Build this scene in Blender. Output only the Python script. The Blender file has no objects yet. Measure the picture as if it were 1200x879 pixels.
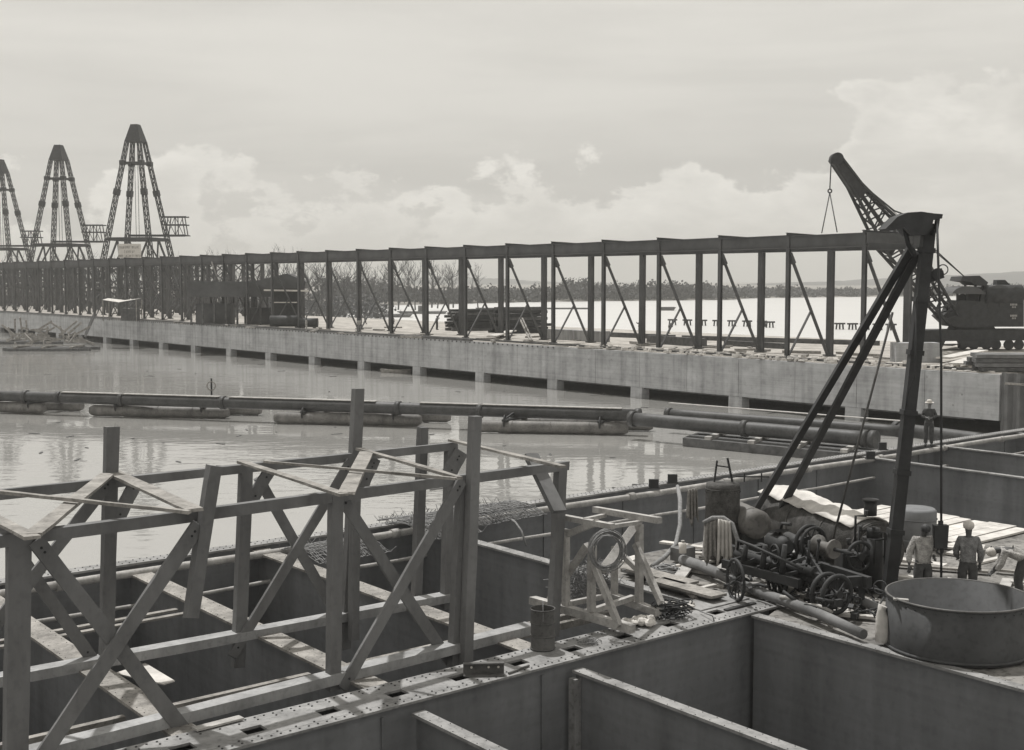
import bpy, math, random
from mathutils import Vector, Matrix
random.seed(7)
scn = bpy.context.scene
COL = scn.collection
V3 = Vector
# ------------------------------------------------------------------ camera
PITCH = math.atan(110.5/1500)
CAMZ = 10.5
cd = bpy.data.cameras.new('camera'); cam = bpy.data.objects.new('camera', cd); COL.objects.link(cam)
cam.location = (0, 0, CAMZ); cam.rotation_euler = (math.pi/2-PITCH, 0, 0)
cd.lens = 45.0; cd.sensor_width = 36.0; cd.clip_start = 0.1; cd.clip_end = 20000
scn.camera = cam
# ------------------------------------------------------------------ light
SUN_EL, SUN_AZ = math.radians(66), math.radians(-30)      # azimuth measured from +Y towards +X
w = bpy.data.worlds.new('World'); scn.world = w; w.use_nodes = True
nt = w.node_tree; N = nt.nodes; L = nt.links; N.clear()
def nd(t, **k):
    n = N.new(t)
    for a, b in k.items(): setattr(n, a, b)
    return n
def mth(op, a, b=None, c=None, clamp=False):
    n = N.new('ShaderNodeMath'); n.operation = op; n.use_clamp = clamp
    for i, q in enumerate((a, b, c)):
        if q is None: continue
        if isinstance(q, (int, float)): n.inputs[i].default_value = q
        else: L.new(q, n.inputs[i])
    return n.outputs[0]
sky = nd('ShaderNodeTexSky', sky_type='NISHITA'); sky.sun_disc = False
sky.sun_elevation = SUN_EL; sky.sun_rotation = SUN_AZ; sky.dust_density = 3
bw = nd('ShaderNodeRGBToBW'); L.new(sky.outputs[0], bw.inputs[0])
tc = nd('ShaderNodeTexCoord'); sep = nd('ShaderNodeSeparateXYZ'); L.new(tc.outputs['Generated'], sep.inputs[0])
az = mth('ARCTAN2', sep.outputs[0], sep.outputs[1]); el = mth('ARCSINE', sep.outputs[2])
def cvec(sx, sy, off=0.0):
    c = nd('ShaderNodeCombineXYZ'); L.new(mth('MULTIPLY', az, sx), c.inputs[0]); L.new(mth('MULTIPLY_ADD', el, sy, off), c.inputs[1]); c.inputs[2].default_value = off
    return c.outputs[0]
def noise(vec, scale, detail, rough, dist=0.0):
    n = nd('ShaderNodeTexNoise'); n.inputs['Scale'].default_value = scale; n.inputs['Detail'].default_value = detail
    n.inputs['Roughness'].default_value = rough; n.inputs['Distortion'].default_value = dist; L.new(vec, n.inputs['Vector']); return n.outputs[0]
def sm(x, a, b, lo=0.0, hi=1.0):
    m = nd('ShaderNodeMapRange', interpolation_type='SMOOTHSTEP'); m.inputs[1].default_value = a; m.inputs[2].default_value = b
    m.inputs[3].default_value = lo; m.inputs[4].default_value = hi; L.new(x, m.inputs[0]); return m.outputs[0]
strat = sm(noise(cvec(1.0, 7.0, 3.1), 2.6, 5, .55, .3), .35, .68)            # long flat layers
fine = noise(cvec(1.6, 4.0, 8.3), 7.0, 6, .55)
cumn = noise(cvec(1.0, 1.5, 1.7), 9.5, 10, .6, .1)                           # billows
# cumulus towers: threshold rises with elevation, lower towards the right
hgt = mth('SUBTRACT', mth('ADD', mth('MULTIPLY', cumn, .33), mth('MULTIPLY', sm(az, .08, .36), .105)), .100)
cum = sm(mth('SUBTRACT', hgt, el), -.006, .012)
cshade = sm(noise(cvec(1.0, 2.4, 5.5), 11, 8, .6, .3), .34, .66)
cumcol = mth('MULTIPLY_ADD', cshade, .12, .635)
base = mth('ADD', mth('MULTIPLY_ADD', strat, -.085, sm(el, .03, .2, .61, .72)), mth('MULTIPLY_ADD', fine, .05, -.025))
cumcol = mth('ADD', cumcol, sm(mth('SUBTRACT', hgt, el), .0, .05, .075, 0))
mixn = nd('ShaderNodeMix', data_type='FLOAT'); L.new(cum, mixn.inputs[0]); L.new(base, mixn.inputs[2]); L.new(cumcol, mixn.inputs[3])
lowb = sm(el, .0, .07, .0, .0)
cl = mth('MULTIPLY', mixn.outputs[0], 9.5)
tot = mth('ADD', mth('MULTIPLY', bw.outputs[0], .12), cl)
cc = nd('ShaderNodeCombineColor'); L.new(mth('MULTIPLY', tot, 1.03), cc.inputs[0]); L.new(tot, cc.inputs[1]); L.new(mth('MULTIPLY', tot, .93), cc.inputs[2])
bg = nd('ShaderNodeBackground'); bg.inputs[1].default_value = .1; L.new(cc.outputs[0], bg.inputs[0])
out = nd('ShaderNodeOutputWorld'); L.new(bg.outputs[0], out.inputs[0])
sd = bpy.data.lights.new('sun', 'SUN'); sd.energy = 4.0; sd.angle = math.radians(1.0); sd.color = (1, .985, .96)
so = bpy.data.objects.new('sun', sd); COL.objects.link(so)
so.rotation_euler = V3((math.sin(SUN_AZ)*math.cos(SUN_EL), math.cos(SUN_AZ)*math.cos(SUN_EL), math.sin(SUN_EL))).to_track_quat('Z', 'Y').to_euler()
vs = scn.view_settings; vs.view_transform = 'Standard'; vs.look = 'None'; vs.exposure = 0; vs.gamma = 1; vs.use_curve_mapping = False
# ------------------------------------------------------------------ measured geometry -> 3D
FW = V3((0, math.cos(PITCH), -math.sin(PITCH))); UPV = V3((0, math.sin(PITCH), math.cos(PITCH))); EYE = V3((0, 0, CAMZ))
def ray(x, y): return FW+V3((1, 0, 0))*((x-600)/1500)+UPV*((439.5-y)/1500)
def Pz(x, y, z):
    d = ray(x, y); return EYE+d*((z-CAMZ)/d.z)
def Pd(x, y, Y):
    d = ray(x, y); return EYE+d*(Y/d.y)
def Pp(x, y, o, n):
    d = ray(x, y); return EYE+d*((o-EYE).dot(n)/d.dot(n))
def vplane(a, b):
    n = (b-a).cross(V3((0, 0, 1))).normalized(); return lambda x, y: Pp(x, y, a, n)
def hd(a): return V3((math.sin(a), math.cos(a), 0))
U = hd(math.radians(49.6)); W = hd(math.radians(-37.5)); CO = Pz(913, 709, 4)
def ct(u, v, z=4): return CO+U*u+W*v+V3((0, 0, z-4))
Q = hd(math.radians(-38.2)); QW = V3((-Q.y, Q.x, 0))*-1; QO = Pz(740, 411, 4.2)
def qt(s, wv, z=4.2): return QO+Q*s+QW*wv+V3((0, 0, z-4.2))
ZU = V3((0, 0, 1))
# ------------------------------------------------------------------ mesh builder
class MB:
    def __init__(s): s.v = []; s.f = []; s.m = []; s.sm = []
    def add(s, vs_, fs, mi=0, smooth=False):
        b = len(s.v); s.v += [tuple(q) for q in vs_]
        for f in fs: s.f.append([b+i for i in f]); s.m.append(mi); s.sm.append(smooth)
        return s
    def hexa(s, a, mi=0):   # 8 corners: bottom 4 ccw then top 4
        return s.add(a, [(3, 2, 1, 0), (4, 5, 6, 7), (0, 1, 5, 4), (1, 2, 6, 5), (2, 3, 7, 6), (3, 0, 4, 7)], mi)
    def beam(s, p0, p1, wd, ht, up=ZU, mi=0, w1=None, h1=None, roll=0):
        p0 = V3(p0); p1 = V3(p1); d = (p1-p0).normalized(); up = V3(up)
        if abs(d.dot(up)) > .98: up = V3((0, 1, 0)) if abs(d.y) < .9 else V3((1, 0, 0))
        x = d.cross(up).normalized(); y = x.cross(d).normalized()
        if roll: R_ = Matrix.Rotation(roll, 3, d); x = R_ @ x; y = R_ @ y
        w1 = wd if w1 is None else w1; h1 = ht if h1 is None else h1
        a = [p0+x*i*wd/2+y*j*ht/2 for i, j in ((-1, -1), (1, -1), (1, 1), (-1, 1))]+[p1+x*i*w1/2+y*j*h1/2 for i, j in ((-1, -1), (1, -1), (1, 1), (-1, 1))]
        return s.add(a, [(3, 2, 1, 0), (4, 5, 6, 7), (0, 1, 5, 4), (1, 2, 6, 5), (2, 3, 7, 6), (3, 0, 4, 7)], mi)
    def plank(s, p0, p1, wd, ht, up=ZU, jit=.006, n=7, mi=0):
        p0 = V3(p0); p1 = V3(p1); d = (p1-p0).normalized(); up = V3(up)
        if abs(d.dot(up)) > .98: up = V3((0, 1, 0))
        x = d.cross(up).normalized(); y = x.cross(d).normalized(); r = s.__dict__.setdefault('rr', random.Random(int(abs(p0.x*977+p1.y*131)))); vs_ = []; bow = r.uniform(-.008, .008); tw = r.uniform(-.03, .03)
        for k in range(n+1):
            f = k/n; c = p0.lerp(p1, f)+x*bow*math.sin(f*3.14); xx = x*math.cos(tw*f)+y*math.sin(tw*f); yy = y*math.cos(tw*f)-x*math.sin(tw*f)
            for i, j in ((-1, -1), (1, -1), (1, 1), (-1, 1)): vs_.append(c+xx*i*(wd/2+r.uniform(-jit, jit))+yy*j*(ht/2+r.uniform(-jit, jit))+(d*r.uniform(-.02, .02) if k in (0, n) else d*0))
        return s.add(vs_, [(3, 2, 1, 0), (4*n, 4*n+1, 4*n+2, 4*n+3)]+[(4*k+a, 4*k+(a+1) % 4, 4*k+4+(a+1) % 4, 4*k+4+a) for k in range(n) for a in range(4)], mi)
    def ibeam(s, p0, p1, wd, ht, up=ZU, t=.03, mi=0):
        p0 = V3(p0); p1 = V3(p1); d = (p1-p0).normalized(); x = d.cross(V3(up)).normalized(); y = x.cross(d).normalized()
        for sg in (-1, 1): s.beam(p0+y*sg*(ht/2-t/2), p1+y*sg*(ht/2-t/2), wd, t, up, mi)
        return s.beam(p0, p1, t, ht-2*t, up, mi)
    def tube(s, pts, r, n=6, mi=0, caps=True, smooth=True):
        pts = [V3(p) for p in pts]; rr = r if isinstance(r, (list, tuple)) else [r]*len(pts); vs_ = []; pr = None
        for i, p in enumerate(pts):
            d = (pts[min(i+1, len(pts)-1)]-pts[max(i-1, 0)]); d = d.normalized() if d.length > 1e-9 else V3((0, 0, 1))
            if pr is None:
                a = ZU if abs(d.z) < .9 else V3((1, 0, 0)); x = d.cross(a).normalized()
            else: x = (pr-d*pr.dot(d)).normalized()
            pr = x; y = d.cross(x)
            for k in range(n):
                t = 2*math.pi*k/n; vs_.append(p+(x*math.cos(t)+y*math.sin(t))*rr[i])
        fs = [(i*n+k, i*n+(k+1) % n, (i+1)*n+(k+1) % n, (i+1)*n+k) for i in range(len(pts)-1) for k in range(n)]
        s.add(vs_, fs, mi, smooth)
        if caps:
            b = len(s.v)-len(vs_); s.f += [[b+k for k in range(n-1, -1, -1)], [b+(len(pts)-1)*n+k for k in range(n)]]; s.m += [mi, mi]; s.sm += [False, False]
        return s
    def prism(s, pts, ext, mi=0):
        pts = [V3(p) for p in pts]; e = V3(ext); n = len(pts)
        return s.add(pts+[p+e for p in pts], [tuple(range(n-1, -1, -1)), tuple(range(n, 2*n))]+[(i, (i+1) % n, n+(i+1) % n, n+i) for i in range(n)], mi)
    def ball(s, c, rx, ry, rz, nu=10, nv=6, mi=0, rough=0, rnd=random, R_=None):
        c = V3(c); vs_ = []
        for j in range(nv+1):
            ph = math.pi*j/nv
            for i in range(nu):
                th = 2*math.pi*i/nu; k = 1+rough*(rnd.random()-.5)
                q = V3((rx*math.sin(ph)*math.cos(th)*k, ry*math.sin(ph)*math.sin(th)*k, rz*math.cos(ph)*k))
                vs_.append(c+(R_ @ q if R_ else q))
        fs = [(j*nu+i, j*nu+(i+1) % nu, (j+1)*nu+(i+1) % nu, (j+1)*nu+i) for j in range(nv) for i in range(nu)]
        return s.add(vs_, fs, mi, rough < .2)
    def ring(s, c, ax, R0, r, n=28, m=6, mi=0, arc=2*math.pi, start=None, ecc=1):
        ax = V3(ax).normalized(); x = ax.cross(ZU); x = x.normalized() if x.length > .01 else V3((1, 0, 0)); y = ax.cross(x)
        pts = [V3(c)+(x*math.cos(arc*k/n)+y*math.sin(arc*k/n)*ecc)*R0 for k in range(n+1)]
        return s.tube(pts, r, m, mi, caps=False)
    def build(s, name, mats, parent=None, **tg):
        me = bpy.data.meshes.new(name); me.from_pydata(s.v, [], s.f); me.validate(); 
        mats = mats if isinstance(mats, (list, tuple)) else [mats]
        for m in mats: me.materials.append(m)
        if len(me.polygons) == len(s.f):
            me.polygons.foreach_set('material_index', s.m); me.polygons.foreach_set('use_smooth', s.sm)
        me.update()
        o = bpy.data.objects.new(name, me); COL.objects.link(o)
        if parent:
            o.parent = parent
            me.transform(Matrix.Translation(-wloc(parent)) if not parent.get('_rot') else Matrix.Identity(4))
        else:
            # origin at base centre
            xs = [v.co for v in me.vertices]; lo = V3([min(c[i] for c in xs) for i in range(3)]); hi = V3([max(c[i] for c in xs) for i in range(3)])
            og = V3(((lo.x+hi.x)/2, (lo.y+hi.y)/2, lo.z)); me.transform(Matrix.Translation(-og)); o.location = og
        if tg: tag(o, **tg)
        return o
def wloc(o):
    l = V3(o.location)
    while o.parent: o = o.parent; l = l+V3(o.location)
    return l
def tag(o, label=None, cat=None, group=None, kind=None):
    if label: o['label'] = label
    if cat: o['category'] = cat
    if group: o['group'] = group
    if kind: o['kind'] = kind
    return o
def thing(name, loc, label, cat, group=None):
    o = bpy.data.objects.new(name, None); COL.objects.link(o); o.location = loc; o.empty_display_size = .3
    return tag(o, label, cat, group)
def copy_tree(o, parent=None):
    c = o.copy(); COL.objects.link(c); c.parent = parent
    for ch in [x for x in bpy.data.objects if x.parent == o]: copy_tree(ch, c)
    return c
# ------------------------------------------------------------------ materials
def mat(name, v, var=.25, scale=3.0, rough=.8, bump=.0, metal=0.0, spec=.3, streak=None, warm=.0, v2=None, spot=.0, detail=6, bscale=None, stain=0):
    m = bpy.data.materials.new(name); m.use_nodes = True; t = m.node_tree; n = t.nodes; l = t.links
    b = n['Principled BSDF']; b.inputs['Roughness'].default_value = rough; b.inputs['Metallic'].default_value = metal
    b.inputs['Specular IOR Level'].default_value = spec
    tc_ = n.new('ShaderNodeTexCoord'); mp = n.new('ShaderNodeMapping'); l.new(tc_.outputs['Object'], mp.inputs[0])
    if streak: mp.inputs['Scale'].default_value = streak
    no = n.new('ShaderNodeTexNoise'); no.inputs['Scale'].default_value = scale; no.inputs['Detail'].default_value = detail; no.inputs['Roughness'].default_value = .62
    l.new(mp.outputs[0], no.inputs['Vector'])
    r = n.new('ShaderNodeValToRGB'); l.new(no.outputs[0], r.inputs[0])
    def c3(x): return (x*(1+warm), x, x*(1-warm*1.4), 1)
    lo = v*(1-var); hi = v*(1+var) if v2 is None else v2
    r.color_ramp.elements[0].position = .32; r.color_ramp.elements[1].position = .68
    r.color_ramp.elements[0].color = c3(lo); r.color_ramp.elements[1].color = c3(hi)
    last = r.outputs[0]
    if spot:
        n2 = n.new('ShaderNodeTexNoise'); n2.inputs['Scale'].default_value = scale*7; n2.inputs['Detail'].default_value = 4; l.new(tc_.outputs['Object'], n2.inputs['Vector'])
        r2 = n.new('ShaderNodeMapRange'); r2.inputs[1].default_value = .52; r2.inputs[2].default_value = .66; r2.inputs[3].default_value = 1; r2.inputs[4].default_value = 1-spot; l.new(n2.outputs[0], r2.inputs[0])
        mx = n.new('ShaderNodeVectorMath'); mx.operation = 'SCALE'; l.new(last, mx.inputs[0]); l.new(r2.outputs[0], mx.inputs['Scale']); last = mx.outputs[0]
    if stain:
        for sc3, a_, lo_ in (((.9, .9, .06), .45, 1-stain), ((.02, .02, 4.5), .4, 1-stain*.4)):
            m4 = n.new('ShaderNodeMapping'); m4.inputs['Scale'].default_value = sc3; l.new(tc_.outputs['Object'], m4.inputs[0])
            n4 = n.new('ShaderNodeTexNoise'); n4.inputs['Scale'].default_value = 1.6; n4.inputs['Detail'].default_value = 5; l.new(m4.outputs[0], n4.inputs['Vector'])
            r4 = n.new('ShaderNodeMapRange'); r4.inputs[1].default_value = a_; r4.inputs[2].default_value = a_+.25; r4.inputs[3].default_value = 1; r4.inputs[4].default_value = lo_; l.new(n4.outputs[0], r4.inputs[0])
            mx = n.new('ShaderNodeVectorMath'); mx.operation = 'SCALE'; l.new(last, mx.inputs[0]); l.new(r4.outputs[0], mx.inputs['Scale']); last = mx.outputs[0]
    l.new(last, b.inputs['Base Color'])
    if bump:
        n3 = n.new('ShaderNodeTexNoise'); n3.inputs['Scale'].default_value = bscale or scale*4; n3.inputs['Detail'].default_value = 6; l.new(mp.outputs[0], n3.inputs['Vector'])
        bp = n.new('ShaderNodeBump'); bp.inputs['Strength'].default_value = bump; bp.inputs['Distance'].default_value = .03; l.new(n3.outputs[0], bp.inputs['Height']); l.new(bp.outputs[0], b.inputs['Normal'])
    return m
M = dict(
 steel=mat('dark_steel', .10, .35, 2.0, .62, .2, spec=.35, spot=.3, warm=.02),
 tub=mat('tub_plate_steel', .06, .3, 1.2, .65, .1, spec=.3, spot=.2, warm=-.02),
 hull=mat('hull_plate_steel', .19, .18, .8, .75, .1, stain=.22, spec=.15, spot=.1, warm=-.02, streak=(1, 1, .25)),
 truss=mat('painted_girder_steel', .08, .3, .5, .7, .1, warm=-.01),
 black=mat('black_iron', .036, .35, 2.0, .65, .2, warm=-.02),
 concrete=mat('cast_concrete', .42, .16, .35, .95, .35, spec=.1, streak=(1, 1, 2.2), spot=.12, bscale=3, stain=.3, warm=-.01),
 concdark=mat('stained_concrete', .27, .4, .8, .95, .3, streak=(2, 2, .4)),
 flange=mat('bright_worn_flange', .235, .35, 1.6, .75, .25, spot=.25, warm=.01),
 hole=mat('rivet_shadow_iron', .04, .2, 8, .8),
 timber=mat('grey_sawn_timber', .155, .3, 1.2, .85, .2, streak=(1.0, 1.0, .3), spot=.1, warm=.0),
 timberl=mat('pale_sawn_timber', .36, .3, 2.4, .85, .3, spot=.2, warm=.03),
 sill=mat('pale_sill_timber', .29, .3, 1.6, .85, .3, spot=.15, warm=.0, streak=(1.0, 1.0, .3)),  # lighter than the rest of the frame timber
 timberm=mat('weathered_plank', .24, .4, 2.4, .88, .3, spot=.3, warm=.05),
 timberd=mat('wet_dark_timber', .09, .4, 2.0, .8, .3),
 pipe=mat('dredge_pipe_steel', .055, .35, 1.0, .55, .2, spot=.3),
 pont=mat('pontoon_steel', .14, .4, 1.3, .6, .2, spot=.3, warm=.04),
 white=mat('chalk_white', .62, .1, 3, .8, warm=.05),
 canvas=mat('canvas_tarpaulin', .5, .25, 2.0, .95, .5, warm=.04),
 cloth=mat('coarse_sacking', .24, .35, 14, .95, .5, warm=.04),
 rust=mat('scaly_boiler_plate', .07, .5, 5, .85, .5, spot=.4, warm=.03),
 skin=mat('dark_skin', .07, .2, 6, .6),
 skinl=mat('tanned_skin', .2, .15, 6, .6),
 shirt=mat('pale_work_shirt', .36, .35, 9, .95, 1.0, warm=.03, spot=.3),
 shirtg=mat('grey_work_shirt', .2, .4, 9, .95, 1.0, spot=.3),
 trous=mat('dark_work_trousers', .07, .3, 8, .95, .4),
 felt=mat('pale_felt_hat', .5, .2, 12, .95, .3, warm=.05),
 rope=mat('manila_rope', .22, .3, 20, .95, .3),
 wire=mat('rusty_wire', .16, .4, 8, .7),
 bark=mat('bare_grey_bark', .09, .4, 2, .9, .3),
 leaf=mat('dark_foliage', .085, .45, .05, .9, 0, warm=-.02),
 mud=mat('mud_bank', .22, .4, .03, .95, .2, warm=.06),
 hill=mat('distant_hill_forest', .06, .4, .004, .95, 0, warm=-.02),
 sheet=mat('corrugated_sheet', .13, .3, .6, .6, .1),
 deck=mat('barge_deck_planking', .17, .55, 1.4, .9, .4, spot=.5, warm=.04, streak=(1, 1, 1)),
 sand=mat('dusty_quay_fill', .34, .35, .5, .95, .3, spot=.3, warm=.06),
)
# water
wm = bpy.data.materials.new('silty_harbour_water'); wm.use_nodes = True; t = wm.node_tree; n = t.nodes; l = t.links; b = n['Principled BSDF']
b.inputs['Base Color'].default_value = (.30, .285, .25, 1); b.inputs['Roughness'].default_value = .06; b.inputs['IOR'].default_value = 3.8
g = n.new('ShaderNodeNewGeometry')
def wn(sc, det, sx=1, sy=1, ang=0):
    mp = n.new('ShaderNodeMapping'); mp.inputs['Scale'].default_value = (sx, sy, 1); mp.inputs['Rotation'].default_value = (0, 0, ang); l.new(g.outputs['Position'], mp.inputs[0])
    q = n.new('ShaderNodeTexNoise'); q.inputs['Scale'].default_value = sc; q.inputs['Detail'].default_value = det; q.inputs['Roughness'].default_value = .5; q.inputs['Distortion'].default_value = .4; l.new(mp.outputs[0], q.inputs['Vector']); return q.outputs[0]
patch = n.new('ShaderNodeMapRange'); patch.inputs[1].default_value = .38; patch.inputs[2].default_value = .62; patch.inputs[3].default_value = .35; patch.inputs[4].default_value = 1.0; l.new(wn(.05, 3, 1, 2.2, .3), patch.inputs[0])
def wmul(a, c):
    q = n.new('ShaderNodeMath'); q.operation = 'MULTIPLY'; l.new(a, q.inputs[0])
    if isinstance(c, float): q.inputs[1].default_value = c
    else: l.new(c, q.inputs[1])
    return q.outputs[0]
ad = n.new('ShaderNodeMath'); ad.operation = 'ADD'; l.new(wmul(wn(.85, 2, .6, 1.3, .25), .16), ad.inputs[0]); l.new(wmul(wn(3.2, 2, .6, 1.3, .1), .022), ad.inputs[1])
bp = n.new('ShaderNodeBump'); bp.inputs['Strength'].default_value = .13; bp.inputs['Distance'].default_value = 1.0; l.new(wmul(ad.outputs[0], patch.outputs[0]), bp.inputs['Height']); l.new(bp.outputs[0], b.inputs['Normal'])
rw = n.new('ShaderNodeValToRGB'); rw.color_ramp.elements[0].color = (.235, .23, .22, 1); rw.color_ramp.elements[1].color = (.31, .305, .29, 1); l.new(wn(.03, 4, 1, 2, .2), rw.inputs[0]); l.new(rw.outputs[0], b.inputs['Base Color'])
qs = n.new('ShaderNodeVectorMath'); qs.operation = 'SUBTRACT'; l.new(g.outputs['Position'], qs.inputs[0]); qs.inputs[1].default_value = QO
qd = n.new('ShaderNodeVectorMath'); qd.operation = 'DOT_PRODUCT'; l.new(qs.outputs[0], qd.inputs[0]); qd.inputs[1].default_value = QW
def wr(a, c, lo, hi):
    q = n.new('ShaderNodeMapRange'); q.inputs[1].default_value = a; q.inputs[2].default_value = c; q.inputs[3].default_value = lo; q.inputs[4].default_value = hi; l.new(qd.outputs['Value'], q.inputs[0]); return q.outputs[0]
l.new(wr(20, 70, .03, .42), b.inputs['Roughness']); l.new(wr(20, 70, .17, .45), bp.inputs['Strength'])   # sheltered basin, wind-ruffled reach beyond the quay
vsx = n.new('ShaderNodeVectorMath'); vsx.operation = 'SCALE'; l.new(rw.outputs[0], vsx.inputs[0]); l.new(wr(25, 80, 1.0, 1.35), vsx.inputs['Scale']); l.new(vsx.outputs[0], b.inputs['Base Color'])   # base colour lightened beyond the quay, standing in for bright reflection
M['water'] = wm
# ================================================================== SETTING
# water with an opening where the caisson floats
cx0, cx1, cv0, cv1 = -26, 40, -16, 11.55
FAR = 9000
inn = [ct(cx0, cv0, 0), ct(cx1, cv0, 0), ct(cx1, cv1, 0), ct(cx0, cv1, 0)]
outp = [V3((-FAR, -600, 0)), V3((FAR, -600, 0)), V3((FAR, FAR, 0)), V3((-FAR, FAR, 0))]
outp = [V3((0, -600, 0)), V3((FAR, -200, 0)), V3((800, FAR, 0)), V3((-FAR, 1500, 0))]
wb = MB(); wb.add(inn+outp, [(0, 4, 5, 1), (1, 5, 6, 2), (2, 6, 7, 3), (3, 7, 4, 0)])
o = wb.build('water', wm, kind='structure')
# far land
shore = [(-2000, 392), (-400, 388), (0, 383), (180, 380), (330, 375), (400, 367), (440, 358.5), (540, 356.0), (600, 354.5), (700, 353), (850, 351.5), (880, 349.5), (1000, 348), (1200, 346.5), (2200, 345)]
sp = [Pz(x, y, 0) for x, y in shore]
g_ = MB(); vs_ = []; m_ = len(sp)
for k, (dd, zz) in enumerate(((0, -.3), (5, .6), (40, 1.2), (300, 2.5))):
    for p in sp: q = p+V3((p.x, p.y, 0)).normalized()*dd; vs_.append((q.x, q.y, zz))
for p in sp: q = V3((p.x, p.y, 0)).normalized()*8500; vs_.append((q.x, q.y, 3))
g_.add(vs_, [(r*m_+i, r*m_+i+1, (r+1)*m_+i+1, (r+1)*m_+i) for r in range(4) for i in range(m_-1)], 0, True)
g_.build('ground', M['mud'], kind='structure')
# hills
def hill(pxs, Y, nm='hills'):
    hb = MB(); vs_ = []; n_ = 90
    x0, x1 = pxs[0][0], pxs[-1][0]
    rn = random.Random(len(pxs)+int(Y))
    for i in range(n_+1):
        x = x0+(x1-x0)*i/n_
        for (a, ya), (c, yc) in zip(pxs, pxs[1:]):
            if a <= x <= c: y = ya+(yc-ya)*(x-a)/(c-a)
        p = Pd(x, y+rn.uniform(-.6, .6), Y); back = Pd(x, 332, Y*1.5); ft = Pd(x, 332, Y*.8)
        vs_ += [(ft.x, ft.y, 1), ((ft.x+p.x)/2, (ft.y+p.y)/2, p.z*.62), tuple(p), (back.x, back.y, 1)]
    hb.add(vs_, [(4*i+k, 4*i+4+k, 4*i+5+k, 4*i+1+k) for i in range(n_) for k in range(3)], 0, True)
    hb.build(nm, M['hill'], kind='structure')
hill([(380, 333), (450, 326), (540, 325), (600, 327), (640, 330), (760, 333)], 3200)
hill([(860, 333), (960, 330), (1050, 326), (1100, 323), (1150, 321), (1200, 318), (1320, 316), (1500, 333)], 2600)
# far woodland: one mass of leaf clumps
fb = MB(); rn = random.Random(3)
def clump(c, rx, rz, nq, s):
    for _ in range(nq):
        d = V3((rn.gauss(0, 1), rn.gauss(0, 1), rn.gauss(0, 1))).normalized()*(rn.random()**.4)
        p = c+V3((d.x*rx, d.y*rx, d.z*rz)); a = V3((rn.gauss(0, 1), rn.gauss(0, 1), rn.gauss(0, 1))).normalized(); e = a.orthogonal().normalized(); f = a.cross(e)
        s_ = s*rn.uniform(.6, 1.5); fb.add([p-e*s_, p-f*s_*.7, p+e*s_, p+f*s_*.8], [(0, 1, 2, 3)])
for i in range(620):
    x = 380+ (1260-380)*i/620+rn.uniform(-4, 4)
    for (a, ya), (c, yc) in zip(shore, shore[1:]):
        if a <= x <= c: y = ya+(yc-ya)*(x-a)/(c-a)
    p = Pz(x, y, 0)
    if x < 520: p = Pz(x, 357.5-rn.random()*2, 0)
    p = p+V3((p.x, p.y, 0)).normalized()*rn.choice((6, 14, 24, 40))
    top = (336.0+4*math.sin(x*.013+1)*.5 - (5 if x < 460 else 0) - (4 if 655 < x < 700 else 0))
    h = (p.y/1500)*(329-top)+CAMZ; h *= rn.uniform(.82, 1.12) if rn.random() < .9 else 1.3
    r = rn.uniform(2.4, 4.8)
    clump(V3((p.x, p.y, h-r*.8)), r, r*.9, 42, .62); clump(V3((p.x+rn.uniform(-3, 3), p.y-3, h*.45)), r*1.2, h*.42, 34, .8)
    fb.tube([(p.x, p.y, 0), (p.x, p.y, h*.7)], .25, 3)
fb.build('far_woodland', M['leaf'], label='dense dark belt of woodland along the far shore', cat='woodland', kind='stuff')
# undergrowth at left bank
ub = MB(); sv = fb; fb = ub
for i in range(330):
    x = -20+ 470*i/330; Y = rn.uniform(330, 420)
    h = rn.uniform(4, 8.5); c = Pd(x+rn.uniform(-3, 3), 340, Y); clump(V3((c.x, c.y, h*.45)), rn.uniform(2, 5), h*.55, 60, .38)
ub.build('undergrowth', M['leaf'], label='scrubby undergrowth beneath the bare trees on the left bank', cat='undergrowth', kind='stuff')
fb = sv
# bare trees
def bare_tree(seed, H):
    r_ = random.Random(seed); tb = MB(); cb = MB()
    pts = []; x = y = 0
    for k in range(7):
        pts.append(V3((x, y, H*.72*k/6))); x += r_.uniform(-.25, .25); y += r_.uniform(-.25, .25)
    tb.tube(pts, [.32*(1-.1*k) for k in range(7)], 5)
    def br(p, d, ln, rad, dep):
        q = p; pp = [p]; 
        for k in range(3):
            d = (d+V3((r_.uniform(-.25, .25), r_.uniform(-.25, .25), r_.uniform(-.05, .25)))).normalized(); q = q+d*ln/3; pp.append(q)
        cb.tube(pp, [rad, rad*.8, rad*.6, rad*.35], 3, caps=False)
        if dep:
            for _ in range(r_.choice((2, 3, 3))):
                d2 = (d+V3((r_.uniform(-.9, .9), r_.uniform(-.9, .9), r_.uniform(-.2, .6)))).normalized(); br(pp[r_.choice((1, 2, 3))], d2, ln*r_.uniform(.5, .75), rad*.55, dep-1)
    for k in range(2, 7):
        for _ in range(2 if k < 6 else 4):
            a = r_.uniform(0, 6.28); br(pts[k], V3((math.cos(a), math.sin(a), r_.uniform(.4, 1.6))).normalized(), H*r_.uniform(.18, .34), .16, 3)
    tr = thing('bare_tree', (0, 0, 0), 'leafless tree among the ragged row of dead trees on the left bank', 'tree', 'bare trees on the left bank')
    tb.build('trunk', M['bark'], tr); cb.build('crown', M['bark'], tr); return tr
prot = [bare_tree(k, 15) for k in range(7)]
spots = [(x+rn.uniform(-5, 5), rn.uniform(306, 318)) for x in range(6, 560, 11)]
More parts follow.
